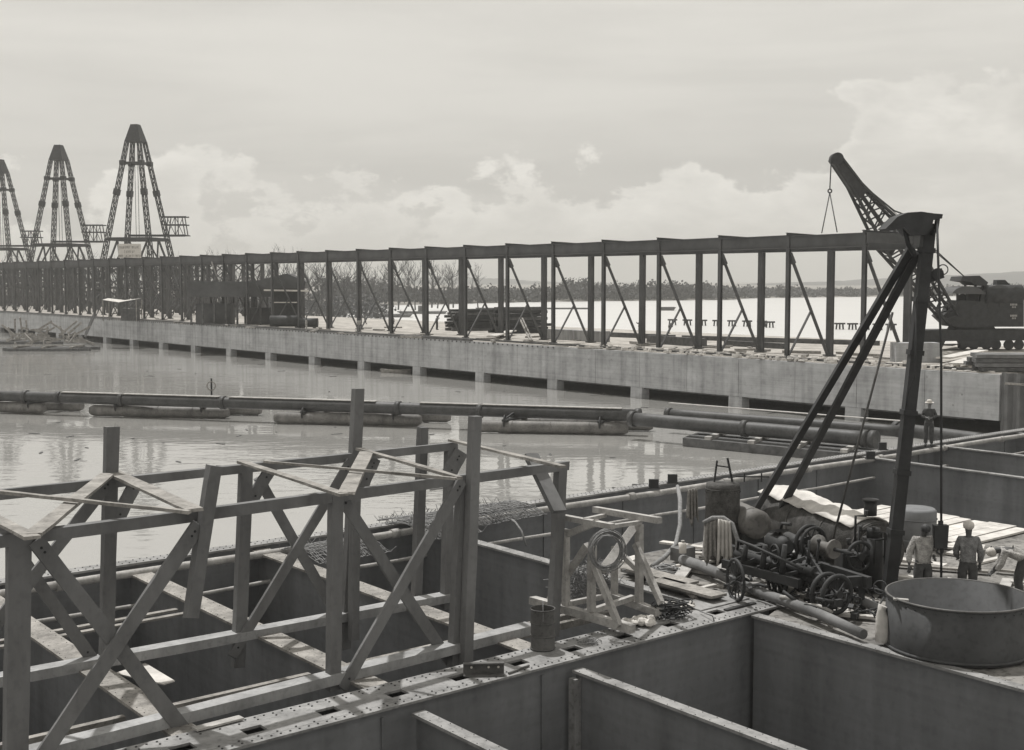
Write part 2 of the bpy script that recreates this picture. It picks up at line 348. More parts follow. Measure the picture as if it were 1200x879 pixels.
for i, (x, ty) in enumerate(spots):
    o = prot[i] if i < 7 else copy_tree(prot[i % 7])
    Y = rn.uniform(300, 400) if x < 420 else rn.uniform(420, 520); c = Pd(x, 330, Y)
    if x > 400: ty = rn.uniform(308, 320)
    H = (329-ty)/1500*Y+CAMZ-.8; o.location = (c.x, c.y, .8); o.scale = (H/15*1.0,)*3; o.rotation_euler = (0, 0, rn.uniform(0, 6.28))
# ================================================================== QUAY
S0, S1 = -36.5, 330
quay = thing('concrete_quay', qt(100, 10, 0), 'long concrete quay on stub piles carrying the steel trestle', 'quay')
k = MB(); k.hexa([qt(S0, 0, 3.6), qt(S1, 0, 3.6), qt(S1, 34, 3.6), qt(S0, 34, 3.6), qt(S0, 0, 4.2), qt(S1, 0, 4.2), qt(S1, 34, 4.2), qt(S0, 34, 4.2)]); k.build('deck_slab', M['sand'], quay)
k = MB(); s = S0; rn = random.Random(11)
while s < S1:
    e = min(s+5.85, S1); k.hexa([qt(s+.02, -.35, 1.0), qt(e-.02, -.35, 1.0), qt(e-.02, -.004, 1.0), qt(s+.02, -.004, 1.0), qt(s+.02, -.35+rn.uniform(-.012, .012), 4.14), qt(e-.02, -.35, 4.14), qt(e-.02, -.004, 4.14), qt(s+.02, -.004, 4.14)]); s = e
k.build('face_wall', M['concrete'], quay)
k = MB()
for i in range(420):
    s = S0+3+i*.8
    if 10 < s < 200: k.beam(qt(s, -.43, 4.06), qt(s, .25, 4.06), .12, .14)
k.beam(qt(24, -.25, 4.31), qt(S1, -.25, 4.31), .35, .2); k.beam(qt(S0+2, .9, 4.3), qt(40, .9, 4.3), .2, .18)
k.beam(qt(S0+2, .2, .92), qt(S1, .2, .92), .5, .14)
k.build('kerb', M['timberd'], quay)
k = MB(); k.hexa([qt(S0, 4.8, -.5), qt(S1, 4.8, -.5), qt(S1, 6, -.5), qt(S0, 6, -.5), qt(S0, 4.8, 3.58), qt(S1, 4.8, 3.58), qt(S1, 6, 3.58), qt(S0, 6, 3.58)]); k.build('underdeck_shade', M['black'], quay)  # black sheet behind the piles, painting in the shade under the quay
for i in range(-3, 26):
    s = -1.0+i*11.75
    if s < S0+1 : continue
    k = MB(); a = .72
    c = [(-1, -1), (1, -1), (1, 1), (-1, 1)]
    k.hexa([qt(s+x*a, .12+y*.5, -.4) for x, y in c]+[qt(s+x*a, .12+y*.44, .98) for x, y in c]); k.build('stub_pile', M['concrete'], quay)
rn = random.Random(64); k = MB()
for i in range(26):
    s = rn.uniform(-34, 150); z = rn.uniform(1.6, 3.6); k.hexa([qt(s, -.362, z), qt(s+.12, -.362, z), qt(s+.12, -.345, z), qt(s, -.345, z), qt(s, -.362, z+.14), qt(s+.12, -.362, z+.14), qt(s+.12, -.345, z+.14), qt(s, -.345, z+.14)])
for i in range(34): s = S0+5.85*(i+1); k.hexa([qt(s-.03, -.356, 1.02), qt(s+.03, -.356, 1.02), qt(s+.03, -.346, 1.02), qt(s-.03, -.346, 1.02), qt(s-.03, -.356, 4.1), qt(s+.03, -.356, 4.1), qt(s+.03, -.346, 4.1), qt(s-.03, -.346, 4.1)]) if i % 3 == 2 else None
k.build('joint_strip', M['concdark'], quay)
# sheet piling at the right end
k = MB(); P = []
for i in range(64):
    s = S0-.02-i*.22; P.append((s, (-.5 if (i//2) % 2 else -.2)))
for (s0, w0), (s1, w1) in zip(P, P[1:]):
    k.hexa([qt(s0, w0, .2), qt(s1, w1, .2), qt(s1, w1+.05, .2), qt(s0, w0+.05, .2), qt(s0, w0, 4.3), qt(s1, w1, 4.3), qt(s1, w1+.05, 4.3), qt(s0, w0+.05, 4.3)])
sh = thing('sheet_pile_wall', qt(S0-5, 0, 0), 'corrugated steel sheet pile wall closing the right end of the quay', 'wall')
k.build('sheet_piles', M['sheet'], sh)
k = MB(); k.beam(qt(S0-.5, -.58, 3.6), qt(S0-14, -.58, 3.6), .12, .14); k.build('waling', M['timberm'], sh)
k = MB(); k.hexa([qt(S0-.3, .2, 0), qt(S0-30, .2, 0), qt(S0-30, 34, 0), qt(S0-.3, 34, 0), qt(S0-.3, .2, 4.1), qt(S0-30, .2, 4.1), qt(S0-30, 34, 4.1), qt(S0-.3, 34, 4.1)][::1]); k.build('ground', M['sand'], kind='structure')
# ================================================================== STEEL TRESTLE
tre = thing('steel_trestle', qt(60, 4), 'long two-row steel trestle with roof girders standing on the quay', 'steel frame')
WF, WB, DB = 3.3, 7.3, -0.0
SF = [-22.6+7.5*i for i in range(36)]
ZT = 14.25; SB = -1.2
def front(s): return s, WF
def back(s): return s+SB, WB
gm = M['truss']
for i, s in enumerate(SF):
    k = MB(); p = qt(s, WF); k.ibeam(p, V3((p.x, p.y, ZT-.02)), .33, .30, up=QW, t=.05); k.beam(p+V3((0, 0, .03)), p+V3((0, 0, .12)), .6, .6, up=Q); k.build('front_post', gm, tre)
    k = MB(); p = qt(s+SB, WB); k.beam(p, V3((p.x, p.y, ZT-1.27)), .36, .38, up=Q); 
    for e in (-1, 1): k.beam(p+QW*.2*e, V3((p.x, p.y, ZT-1.3))+QW*.2*e, .5, .03, up=QW)
    k.beam(p+V3((0, 0, .03)), p+V3((0, 0, .14)), .8, .8, up=Q); k.build('back_post', gm, tre)
    if i < 33:
        k = MB(); a = qt(s, WF+.15, ZT-1.5); b2 = qt(s+SB, WB-.25, 4.3); k.beam(a, b2, .12, .26, up=Q); k.beam(qt(s, WF+.2, 4.3), a.lerp(b2, .56), .1, .18, up=Q); k.beam(a+ZU*.0+Q*.02, a.lerp(b2, .1), .3, .34, up=Q); k.build('cross_brace', gm, tre)
    # cap beam over the bent, slightly raised
    k = MB(); k.ibeam(qt(s, WF-.3, ZT+.03), qt(s+SB*1.1, WB+.5, ZT-.2), .26, .3, t=.05); k.build('cap_beam', gm, tre)
ks = SF[0]-.2
for i in range(35):
    s0 = SF[i]+ (.02 if i else -.2); s1 = SF[i+1]-.02
    k = MB(); k.ibeam(qt(s0, WF, ZT-.55), qt(s1, WF, ZT-.62), .42, 1.05, t=.06); k.build('front_girder', gm, tre)
    for q in range(5):
        pass
k = MB(); k.ibeam(qt(SF[0]+SB-1.3, WB, ZT-.72), qt(SF[35], WB, ZT-.72), .5, 1.15, t=.06); k.build('back_girder', gm, tre)
k = MB(); k.beam(qt(SF[0]-.45, WF-.3, ZT-.42), qt(SF[0]-.45+SB, WB+.4, ZT-.5), .2, .8); k.build('end_girder', gm, tre)
# second, older trestle rows behind, at the left
tr2 = thing('braced_viaduct', qt(190, 22), 'dense riveted viaduct of cross-braced steel bents behind the left end of the trestle', 'viaduct')
rn = random.Random(5)
for i in range(26):
    s = 118+i*7.3
    k = MB()
    for wv in (13, 18.5, 24):
        k.beam(qt(s, wv), qt(s, wv, 14.0), .55, .5, up=Q)
    for wv in (13, 18.5):
        for z0, z1 in ((4.3, 9), (9.1, 13.6)):
            k.beam(qt(s, wv, z0), qt(s, wv+5.5, z1), .16, .2, up=Q); k.beam(qt(s+.2, wv, z1), qt(s+.2, wv+5.5, z0), .16, .2, up=Q)
    k.build('bent', gm, tr2)
    if i < 25:
        k = MB()
        for wv in (13.4, 24):
            k.beam(qt(s+.3, wv, 4.3), qt(s+7, wv, 13.5), .12, .2); k.beam(qt(s+.3, wv+.2, 13.5), qt(s+7, wv+.2, 4.3), .12, .2); k.beam(qt(s, wv-.3, 9.05), qt(s+7.3, wv-.3, 9.05), .16, .25)
        k.build('side_bracing', gm, tr2)
k = MB()
for wv in (13, 18.5, 24): k.ibeam(qt(117, wv, 13.9), qt(310, wv, 13.9), .4, 1.0, t=.06)
k.build('deck_girder', gm, tr2)
# ================================================================== TOWERS
def tower(x, ytop, Y, label):
    base = Pd(x, 300, Y); bx, by = base.x, base.y; c0 = V3((bx, by, 4.2)); T = thing('lattice_tower', c0, label, 'tower', 'lattice unloading towers beyond the trestle')
    ztop = Pd(x, ytop, Y).z; H = ztop-4.2; hw = 11.0*H/42.; sm_ = M['black']
    ang = math.radians(-9)
    ex = V3((math.cos(ang), math.sin(ang), 0)); ey = V3((-ex.y, ex.x, 0))
    # splay: apex half width 1.0
    topw = .85
    zc = ztop-H*.095
    def corner(sx, sy, z):
        f = (ztop-z)/H; h = topw+(hw*.68-topw)*f; return V3((bx, by, z))+ex*sx*h+ey*sy*h
    for sx, sy in ((-1, -1), (1, -1), (1, 1), (-1, 1)):
        k = MB(); q = .5
        offs = [ex*a+ey*b_ for a, b_ in ((-q, -q), (q, -q), (q, q), (-q, q))]
        pa = corner(sx, sy, 4.2); pb = corner(sx, sy, zc+.2)
        nseg = 26
        for j, o_ in enumerate(offs):
            k.beam(pa+o_, pb+o_*.7, .2, .2)
            o2 = offs[(j+1) % 4]
            for m in range(nseg):
                a = pa.lerp(pb, m/nseg); c = pa.lerp(pb, (m+1)/nseg); fa = 1-.3*m/nseg
                k.beam(a+(o_ if m % 2 else o2)*fa, c+(o2 if m % 2 else o_)*fa, .1, .1)
        L_ = k.build('leg', sm_, T)
        k = MB(); zz = 4.2+H*.63; c = corner(sx, sy, zz); k.beam(corner(sx, sy, zz-.65), corner(sx, sy, zz+.65), 1.25, 1.25, up=ex); k.build('splice_plate', sm_, L_)
    k = MB(); lo = [corner(a*1.3, b_*1.3, zc) for a, b_ in ((-1, -1), (1, -1), (1, 1), (-1, 1))]; hi = [corner(a, b_, ztop) for a, b_ in ((-1, -1), (1, -1), (1, 1), (-1, 1))]
    k.hexa(lo+hi); k.build('cap_hood', sm_, T)
    zr = 4.2+H*.79; k = MB(); cs = [corner(a, b_, zr) for a, b_ in ((-1, -1), (1, -1), (1, 1), (-1, 1))]
    for j in range(4): k.beam(cs[j], cs[(j+1) % 4], .35, .4)
    for j in range(4): k.beam(cs[j]+ZU*.5, cs[j]-ZU*.5, 1.2, 1.2, up=ex)
    k.beam(cs[0], cs[2], .2, .2); k.beam(cs[1], cs[3], .2, .2); k.build('tie_ring', sm_, T)
    zp = 4.2+H*.375; k = MB(); cs = [corner(a, b_, zp) for a, b_ in ((-1, -1), (1, -1), (1, 1), (-1, 1))]
    for j in range(4): k.beam(cs[j], cs[(j+1) % 4], .6, .7)
    k.hexa([c-ZU*.2 for c in [cs[0].lerp(cs[2], .15), cs[1].lerp(cs[3], .15), cs[2].lerp(cs[0], .15), cs[3].lerp(cs[1], .15)]]+[c+ZU*.1 for c in [cs[0].lerp(cs[2], .15), cs[1].lerp(cs[3], .15), cs[2].lerp(cs[0], .15), cs[3].lerp(cs[1], .15)]])
    rt = Pd(x+52, 300, Y)-Pd(x, 300, Y)
    R0 = V3((1, 0, 0)); cc_ = V3((bx, by, zp+.9)); k.beam(cc_-R0*2, cc_+R0*11, .5, .5)
    k.build('platform', sm_, T)
    k = MB()
    for j in range(4):
        a, c = cs[j], cs[(j+1) % 4]; al = V3(corner(*((-1, -1), (1, -1), (1, 1), (-1, 1))[j], 6)); cl_ = V3(corner(*((-1, -1), (1, -1), (1, 1), (-1, 1))[(j+1) % 4], 6)); mid = (a+c)/2
        k.beam(mid, al, .35, .35); k.beam(mid, cl_, .35, .35); k.beam(al.lerp(a, .5), cl_.lerp(c, .5), .25, .25)
    k.build('knee_bracing', sm_, T)
    k = MB(); c = V3((bx, by, 0))+R0*(hw*.55+3.0); z0, z1 = zp+.9, zp+5.2
    for a in (-1.9, 0, 1.9):
        for b_ in (-1.3, 1.3): k.beam((c.x+a*1.2, c.y+b_, z0), (c.x+a*.85, c.y+b_, z1), .2, .2)
    for z in (z0, z1, (z0+z1)/2+.3):
        for b_ in (-1.3, 1.3): k.beam((c.x-3.2, c.y+b_, z), (c.x+2.6, c.y+b_, z), .22, .28)
    k.hexa([V3((c.x+a, c.y+b_, z0-.15)) for a, b_ in ((-2.8, -1.6), (2.8, -1.6), (2.8, 1.6), (-2.8, 1.6))]+[V3((c.x+a, c.y+b_, z0+.05)) for a, b_ in ((-2.8, -1.6), (2.8, -1.6), (2.8, 1.6), (-2.8, 1.6))])
    for a in (-1.9, 0): k.beam((c.x+a, c.y-1.3, z0), (c.x+a+1.9, c.y-1.3, z1), .12, .12); k.beam((c.x+a+1.9, c.y-1.3, z0), (c.x+a, c.y-1.3, z1), .12, .12)
    k.build('operator_cage', sm_, T)
    k = MB()
    for a in (-.35, .35): k.beam((bx+a, by, zp), (bx+a, by, zc), .1, .1)
    k.build('hoist_cable', sm_, T)
    return T, zp
T1, zp1 = tower(162, 146, 300, 'tallest lattice tower, rightmost of the three, behind the white sign')
tower(72, 170, 338, 'lattice tower in the middle of the three beyond the trestle')
tower(3, 187, 376, 'lattice tower cut by the left edge of the photograph')
# sign board
c = Pd(152, 294, 284); sg = thing('sign_board', c-ZU*3.5, 'white lettered sign board hung in front of the tallest lattice tower', 'sign')
k = MB(); k.beam(c-V3((2.5, 0, 0)), c+V3((2.5, 0, 0)), .15, 3.1); k.build('board', M['white'], sg)
rn = random.Random(4); k = MB()
for row, words, sz in ((.75, (8, 6), .5), (-.2, (5, 2), .5), (-1.1, (4, 5, 1, 5), .45)):        # weathered, unreadable lettering
    tot_ = sum(words)+len(words)-1; x = -tot_*.145
    for wd_ in words:
        for q in range(wd_):
            b0 = c+V3((x, -.1, row-.22))
            for (xa, za, xb, zb) in rn.sample([(0, 0, 0, sz), (.2, 0, .2, sz), (0, sz, .2, sz), (0, sz/2, .2, sz/2), (0, 0, .2, 0), (0, 0, .2, sz)], 3): k.beam(b0+V3((xa, 0, za)), b0+V3((xb, 0, zb+.001)), .03, .07, up=(0, 1, 0.01))
            x += .29
        x += .29
k.build('lettering', M['timberm'], sg)
k = MB()
for a in (-1.8, 1.8): k.beam(c+V3((a, .2, -6.5)), c+V3((a, .2, 1.5)), .2, .2)
k.build('post', M['timberd'], sg)
# ================================================================== QUAY CLUTTER
def box3(k, c, dx, dy, a, b_, h, mi=0, z0=None):
    c = V3(c); k.hexa([c+dx*i*a/2+dy*j*b_/2 for i, j in ((-1, -1), (1, -1), (1, 1), (-1, 1))]+[c+dx*i*a/2+dy*j*b_/2+ZU*h for i, j in ((-1, -1), (1, -1), (1, 1), (-1, 1))], mi)
X = V3((1, 0, 0)); Yv = V3((0, 1, 0))
# long shed
c = Pd(283, 383, 186); c.z = 4.2; sh = thing('open_shed', c, 'long dark flat-topped shed with open lower storey behind the trestle', 'shed')
k = MB(); box3(k, c+ZU*4.0, X, Yv, 14, 6, 2.2); k.build('upper_wall', M['truss'], sh)
k = MB()
for a in range(9):
    for b_ in (-2.7, 2.7): k.beam(c+V3((-6.6+a*1.65, b_, 0)), c+V3((-6.6+a*1.65, b_, 4)), .25, .25)
k.build('post', M['timberd'], sh)
k = MB(); box3(k, c+V3((-4, 1, 0)), X, Yv, 5, 3, 3.0); box3(k, c+V3((3, 1, 0)), X, Yv, 4, 3, 2.4); k.build('stored_goods_bay', M['truss'], sh)
c = Pd(338, 381, 180); c.z = 4.2; sh = thing('gabled_hut', c, 'small gabled hut with a pale canopy edge at the end of the long shed', 'hut')
k = MB(); k.prism([c+V3((-2.6, -2, 5.2)), c+V3((2.6, -2, 5.2)), c+V3((2.8, -2, 6.2)), c+V3((0.2, -2, 7.3)), c+V3((-4.4, -2, 6.2))], (0, 4, 0)); k.build('roof', M['truss'], sh)
k = MB(); box3(k, c, X, Yv, 3.8, 3, 5.2); k.build('wall', M['black'], sh)
k = MB(); k.beam(c+V3((-2.9, -2.3, 5.0)), c+V3((3.2, -2.3, 4.9)), .6, .22); k.beam(c+V3((-1.9, -2.3, 3.3)), c+V3((1.6, -2.3, 3.3)), .5, .14); k.build('canopy_edge', M['white'], sh)
# steam boxes / tank cars near 325-365
for i, (x, y, a, h, lb) in enumerate(((336, 384, 4.4, 1.5, 'low dark iron tank beside the gabled hut'), (362, 383, 2.4, 1.2, 'short dark iron tank right of the gabled hut'))):
    c = Pd(x, y, 172-i*2); c.z = 4.2; tk = thing('iron_tank', c, lb, 'tank'); k = MB(); k.tube([c+V3((-a/2, 0, h/2+.15)), c+V3((a/2, 0, h/2+.15))], h/2, 14); k.build('shell', M['black'], tk)
    for e in (-1, 1): k = MB(); k.beam(c+V3((e*a*.3, -.6, .12)), c+V3((e*a*.3, .6, .12)), .25, .24); k.build('saddle', M['timberd'], tk)
# tent canopy
c = Pz(143, 376, 4.2); tn = thing('canvas_shelter', c, 'small canvas shelter on poles on the left part of the quay', 'shelter')
k = MB(); k.add([c+V3(q) for q in ((-2.6, -1.5, 3.3), (0, -1.5, 2.9), (2.8, -1.5, 3.4), (2.8, 1.6, 3.5), (0, 1.6, 3.2), (-2.6, 1.6, 3.5))], [(0, 1, 4, 5), (1, 2, 3, 4)], 0, True); k.add([c+V3(q)+ZU*.04 for q in ((-2.6, -1.5, 3.3), (0, -1.5, 2.9), (2.8, -1.5, 3.4), (2.8, 1.6, 3.5), (0, 1.6, 3.2), (-2.6, 1.6, 3.5))], [(0, 1, 4, 5), (1, 2, 3, 4)], 0, True); k.build('canvas_roof', M['canvas'], tn)
for a, b_ in ((-2.5, -1.4), (2.7, -1.4), (2.7, 1.5), (-2.5, 1.5)):
    k = MB(); k.beam(c+V3((a, b_, 0)), c+V3((a, b_, 3.35)), .12, .12); k.build('pole', M['timberm'], tn)
k = MB(); box3(k, c+V3((1, 1.2, 0)), X, Yv, 2.6, 1.4, 1.9); k.build('stored_crate', M['timberd'], tn)
# lumber stacks of dark squared logs
def stack(x0, x1, ybase, rows, lb, hh=.33, ln=None):
    a = Pz(x0, ybase, 4.2); b_ = Pz(x1, ybase-1, 4.2); d = (b_-a).normalized(); nrm = V3((-d.y, d.x, 0)); S = thing('timber_stack', (a+b_)/2, lb, 'timber stack'); ll = (b_-a).length
    rr = random.Random(int(x0)); 
    for r in range(rows):
        k = MB(); z = 4.2+.2+r*(hh+.06)
        for j in range(6):
            o0 = rr.uniform(-.9, .9); o1 = rr.uniform(-.9, .9); inset = r*rr.uniform(0, .12)
            k.beam(a+d*(o0+inset)+nrm*(j*.52)+ZU*(z-4.2+rr.uniform(-.03, .03)), b_+d*(o1-inset)+nrm*(j*.52+rr.uniform(-.15, .15))+ZU*(z-4.2+rr.uniform(-.03, .03)), .42, hh)
        k.build('timber_course', M['black'] if rr.random() < .8 else M['timberd'], S)
    k = MB()
    for e in (.1, .5, .9): k.beam(a.lerp(b_, e)-nrm*.4+ZU*.1, a.lerp(b_, e)+nrm*3.2+ZU*.1, .25, .2)
    k.build('bearer', M['timberd'], S)
stack(535, 592, 388, 7, 'left stack of dark heavy timbers seen through the trestle, ragged ends to the left')
stack(589, 642, 391, 8, 'right stack of dark heavy timbers, behind a leaning ladder')
# low wall blocks & timbers along the quay
c = Pz(676, 399, 4.2); bk = MB(); box3(bk, c, Q*-1, QW, 9, 1.2, 1.1); bk.build('concrete_block', M['concdark'], label='long low concrete block on the quay right of the timber stacks', cat='concrete block')
c = Pz(1072, 424, 4.2); bk = MB(); box3(bk, c, X, Yv, 3.4, 1.6, 1.5); bk.build('pale_crate', M['concrete'], label='pale panelled crate on the quay behind the derrick mast', cat='crate')
rn = random.Random(21)
beams = [((700, 394), (790, 398), .5, 'long dark balk laid across the rear of the quay at centre'), ((760, 402), (826, 407), .8, 'short thick dark balk on the rear of the quay'), ((800, 398), (1030, 405), .45, 'longest dark balk along the rear edge of the quay'), ((850, 405), (920, 409), .5, 'dark balk lying behind the third bent from the right')]
for a, b_, h, lb in beams:
    k = MB(); p = Pz(*a, 4.2); q = Pz(*b_, 4.2); k.beam(p+ZU*(h/2+.01), q+ZU*(h/2+.01), .5, h); k.build('timber_balk', M['timberd'], label=lb, cat='timber')
k = MB()
for i in range(80):
    x = rn.uniform(120, 1040); y = 329+ (411-329)*(x+613)/(740+613)-rn.uniform(-1, 12); p = Pz(x, y, 4.22); an = rn.uniform(0, 3.14); d = hd(an); box3(k, p, d, V3((-d.y, d.x, 0)), rn.uniform(1, 4), rn.uniform(.2, .6), rn.uniform(.05, .25))
k.build('scattered_boards', M['timberm'], label='scatter of loose boards and offcuts lying all over the quay deck', cat='boards', kind='stuff')
k = MB()
for i in range(330):
    s = rn.uniform(-36, 8); wv = rn.uniform(-.3, 1.6)+ (rn.random()**3)*3; p = qt(s, wv, 4.18); an = rn.uniform(0, 3.14); d = hd(an); box3(k, p, d, V3((-d.y, d.x, 0)), rn.uniform(.1, .7), rn.uniform(.1, .35), rn.uniform(.05, .3))
k.build('rubble', M['canvas'], label='pale broken concrete rubble strewn along the quay edge', cat='rubble', kind='stuff')
for a, b_, lb in (((576, 398), (600, 392), 'pale board tilted on the quay edge below the timber stacks'), ((1105, 425), (1150, 417), 'pale plank lying crosswise near the locomotive crane'), ((1120, 432), (1148, 425), 'short pale plank lowest of the pile near the sheet piling'), ((1109, 409), (1125, 406), 'pale wedge of boards under the locomotive crane')):
    p = Pz(*a, 4.25); q = Pz(*b_, 4.25); k = MB(); k.beam(p+ZU*.35, q+ZU*.45, 1.1, .12); k.build('board', M['canvas'], label=lb, cat='board')
k = MB(); k.beam(Pd(248, 307, 180), Pz(271, 374, 4.3), .16, .12); k.build('leaning_pole', M['timberl'], label='thin pale pole leaning against the girder in front of the long shed', cat='pole')
# leaning frame at 605-625,390
k = MB(); a = Pz(607, 393, 4.2); b_ = Pz(628, 405, 4.2)
lf = thing('timber_ladder', a, 'narrow timber ladder leaning beside the right timber stack', 'ladder')
for dx in (0, .5): k.beam(Pd(609+dx*6, 373, 138), Pd(621+dx*6, 399, 128), .14, .14)
for i in range(6): e = i/5.; k.beam(Pd(609, 373, 138).lerp(Pd(621, 399, 128), e), Pd(612, 373, 138).lerp(Pd(624, 399, 128), e), .08, .08)
k.build('rails', M['timberm'], lf)
# timber pile behind sheet piling at right
S = thing('timber_pile', Pz(1175, 432, 4.2), 'big pile of long dark planks at the right edge under the locomotive crane', 'timber pile')
for r in range(4):
    k = MB(); 
    for j in range(4): p = Pz(1148, 436, 4.2)+ZU*(.2+r*.3)+Yv*(j*.7)+X*rn.uniform(-.4, .4); k.beam(p, p+X*9+Yv*-.6, .6, .26)
    k.build('plank_course', M['timber'] if r % 2 else M['timberd'], S)
# ================================================================== LOCOMOTIVE CRANE
Yc = 117.0
LC = thing('locomotive_crane', V3((Pd(1150, 409, Yc).x, Yc, 4.2)), 'dark railway steam crane with long lattice boom at the far right of the quay', 'railway crane')
def LP(x, y, dy=0): return Pd(x, y, Yc+dy)
def ext(pts, d, nm, m='black', y0=-1.5, par=LC):
    k = MB(); k.prism([LP(x, y, y0) for x, y in pts], (0, d, 0)); return k.build(nm, M[m], par)
ext([(1078, 387), (1212, 386), (1212, 399), (1078, 400)], 3, 'underframe')
ext([(1124, 380), (1163, 380), (1168, 387), (1120, 387)], 2.4, 'turntable', y0=-1.2)
hs = ext([(1121, 356), (1124, 352), (1149, 353), (1151, 343), (1200, 341), (1200, 383), (1118, 383), (1105, 371), (1110, 366), (1117, 366)], 3.2, 'machinery_house', 'black', -1.6)
k = MB()
for y_ in (357, 370):
    for j in range(5): k.beam(LP(1184+j*1.7, y_, -1.65), LP(1185.1+j*1.7, y_, -1.65), .03, .18)
    for j in range(3): k.beam(LP(1186+j*1.7, y_+3, -1.65), LP(1187+j*1.7, y_+3, -1.65), .03, .15)
k.build('lettering', M['timberl'], hs)
for x_, y0_, y1_ in ((1122, 344, 356), (1133, 344, 356), (1146, 344, 356), (1131, 334, 340), (1143, 334, 340), (1152, 334, 340)): k = MB(); k.beam(LP(x_, y0_, -1.2), LP(x_, y1_, -1.2), .18, .18); k.build('canopy_post', M['black'], LC)
for x_, y_, r_0 in ((1128, 350, .45), (1140, 349, .55)): k = MB(); k.tube([LP(x_, y_, -1), LP(x_, y_, 1)], r_0, 16); k.build('hoist_drum', M['black'], LC)
k = MB(); k.tube([LP(1152, 346, -1.0), LP(1196, 346, -1.0)], .95, 18); k.build('boiler', M['black'], LC)
ext([(1116, 344), (1118, 341), (1121, 338.5), (1126, 336.5), (1132, 335.5), (1139, 335.7), (1146, 337), (1151, 340), (1154, 343), (1154, 345)], 3.8, 'canopy', 'truss', -1.9)
ext([(1126, 329), (1128, 324), (1148, 323), (1158, 331), (1156, 335), (1142, 334), (1138, 331)], 3.0, 'upper_canopy', 'black', -1.5)
ext([(1152, 345), (1155, 339), (1160, 336), (1168, 334), (1176, 334.5), (1184, 338), (1190, 336), (1196, 338), (1200, 345)], 3.4, 'roof', 'truss', -1.7)
ext([(1168, 336), (1169, 328), (1178, 328), (1184, 334)], 1.0, 'smokestack', 'black', -.5)
ext([(1080, 399.5), (1108, 399.5), (1104, 408), (1084, 408)], .3, 'side_frame', 'black', -1.62)
ext([(1122, 399.5), (1172, 399.5), (1168, 407), (1126, 407)], .3, 'side_frame', 'black', -1.62)
for i_, (x_, y_, w_, h_) in enumerate(((1158, 352, 7, 9), (1171, 352, 6, 9))): ext([(x_, y_), (x_+w_, y_), (x_+w_, y_+h_), (x_, y_+h_)], .06, 'window_opening', 'hole', -1.68)
for x in (1088, 1128, 1141, 1156, 1167, 1182, 1194):
    for dy in (-1.3, 1.3):
        k = MB(); c = LP(x, 404.0, dy); k.tube([c-Yv*.08, c+Yv*.08], .46, 16); k.build('wheel', M['black'], LC)
# boom
k = MB()
bb = LP(1112, 372, -1); bt = Pd(979, 186, 106); ax = (bt-bb).normalized(); bl = (bt-bb).length; sidev = V3((0, 1, 0)); sidev = (sidev-ax*sidev.dot(ax)).normalized(); upv = sidev.cross(ax).normalized()
def bs(f):  # half depth, half width
    if f < .5: return .55+.8*(f/.5), .7+.3*f
    if f < .84: return 1.35-.92*((f-.5)/.34), .9-.4*(f-.5)/.34
    return .43-.1*(f-.84)/.16, .45
def bp_(f, i, j): hu, hw_ = bs(f); return bb.lerp(bt, f)+upv*hu*i+sidev*hw_*j
st = [i/26 for i in range(27)]
for a, c in zip(st, st[1:]):
    for i in (-1, 1):
        for j in (-1, 1): k.beam(bp_(a, i, j), bp_(c, i, j), .2, .2)
    if c < .86:
        z = 1 if round(a*26) % 2 else -1
        for j in (-1, 1): k.beam(bp_(a, -z, j), bp_(c, z, j), .1, .12)
        for i in (-1, 1): k.beam(bp_(a, i, -z), bp_(c, i, z), .1, .1)
k.hexa([bp_(.80, i, j) for i, j in ((-1, -1), (1, -1), (1, 1), (-1, 1))]+[bp_(1.0, i*1.2, j) for i, j in ((-1, -1), (1, -1), (1, 1), (-1, 1))])
k.hexa([bp_(.5, i, j*.9) for i, j in ((-1, -1), (1, -1), (1, 1), (-1, 1))]+[bp_(.545, i*.8, j*.9) for i, j in ((-1, -1), (1, -1), (1, 1), (-1, 1))])
k.beam(bp_(.1, 0, -.5), bp_(.92, 0, -.5), .14, .14); k.beam(bp_(.1, 0, .5), bp_(.92, 0, .5), .14, .14)
bm_ = k.build('boom', M['black'], LC)
k = MB(); c = Pd(980, 186.5, 106); k.tube([c-Yv*.5, c+Yv*.5], .5, 18); k.build('head_sheave', M['black'], bm_)
k = MB()
for e in (-.7, -.25, .25, .7):
    k.tube([LP(1140, 333, e), Pd(1060, 262, 112)+Yv*e, bp_(.84, 1.1, e)], .03, 4)
k.tube([bp_(.86, 1, .6), Pd(1048, 247, 110), Pd(1078, 258, 110)], .07, 4)
k.build('boom_line', M['black'], LC)
k = MB(); hk = Pd(972.5, 221, 106); k.tube([Pd(974, 189, 106), hk], .05, 4); k.build('hoist_rope', M['black'], LC)
k = MB(); k.ring(hk-ZU*.2, Yv, .15, .06, 14, 5); k.build('hook', M['black'], LC)
k = MB(); k.tube([hk-ZU*.35, Pd(963, 273, 103)], .045, 4); k.tube([hk-ZU*.35, Pd(981, 272, 102)], .045, 4); k.build('rope_sling', M['black'], label='pair of sling ropes from the crane hook to the trestle girder', cat='sling')
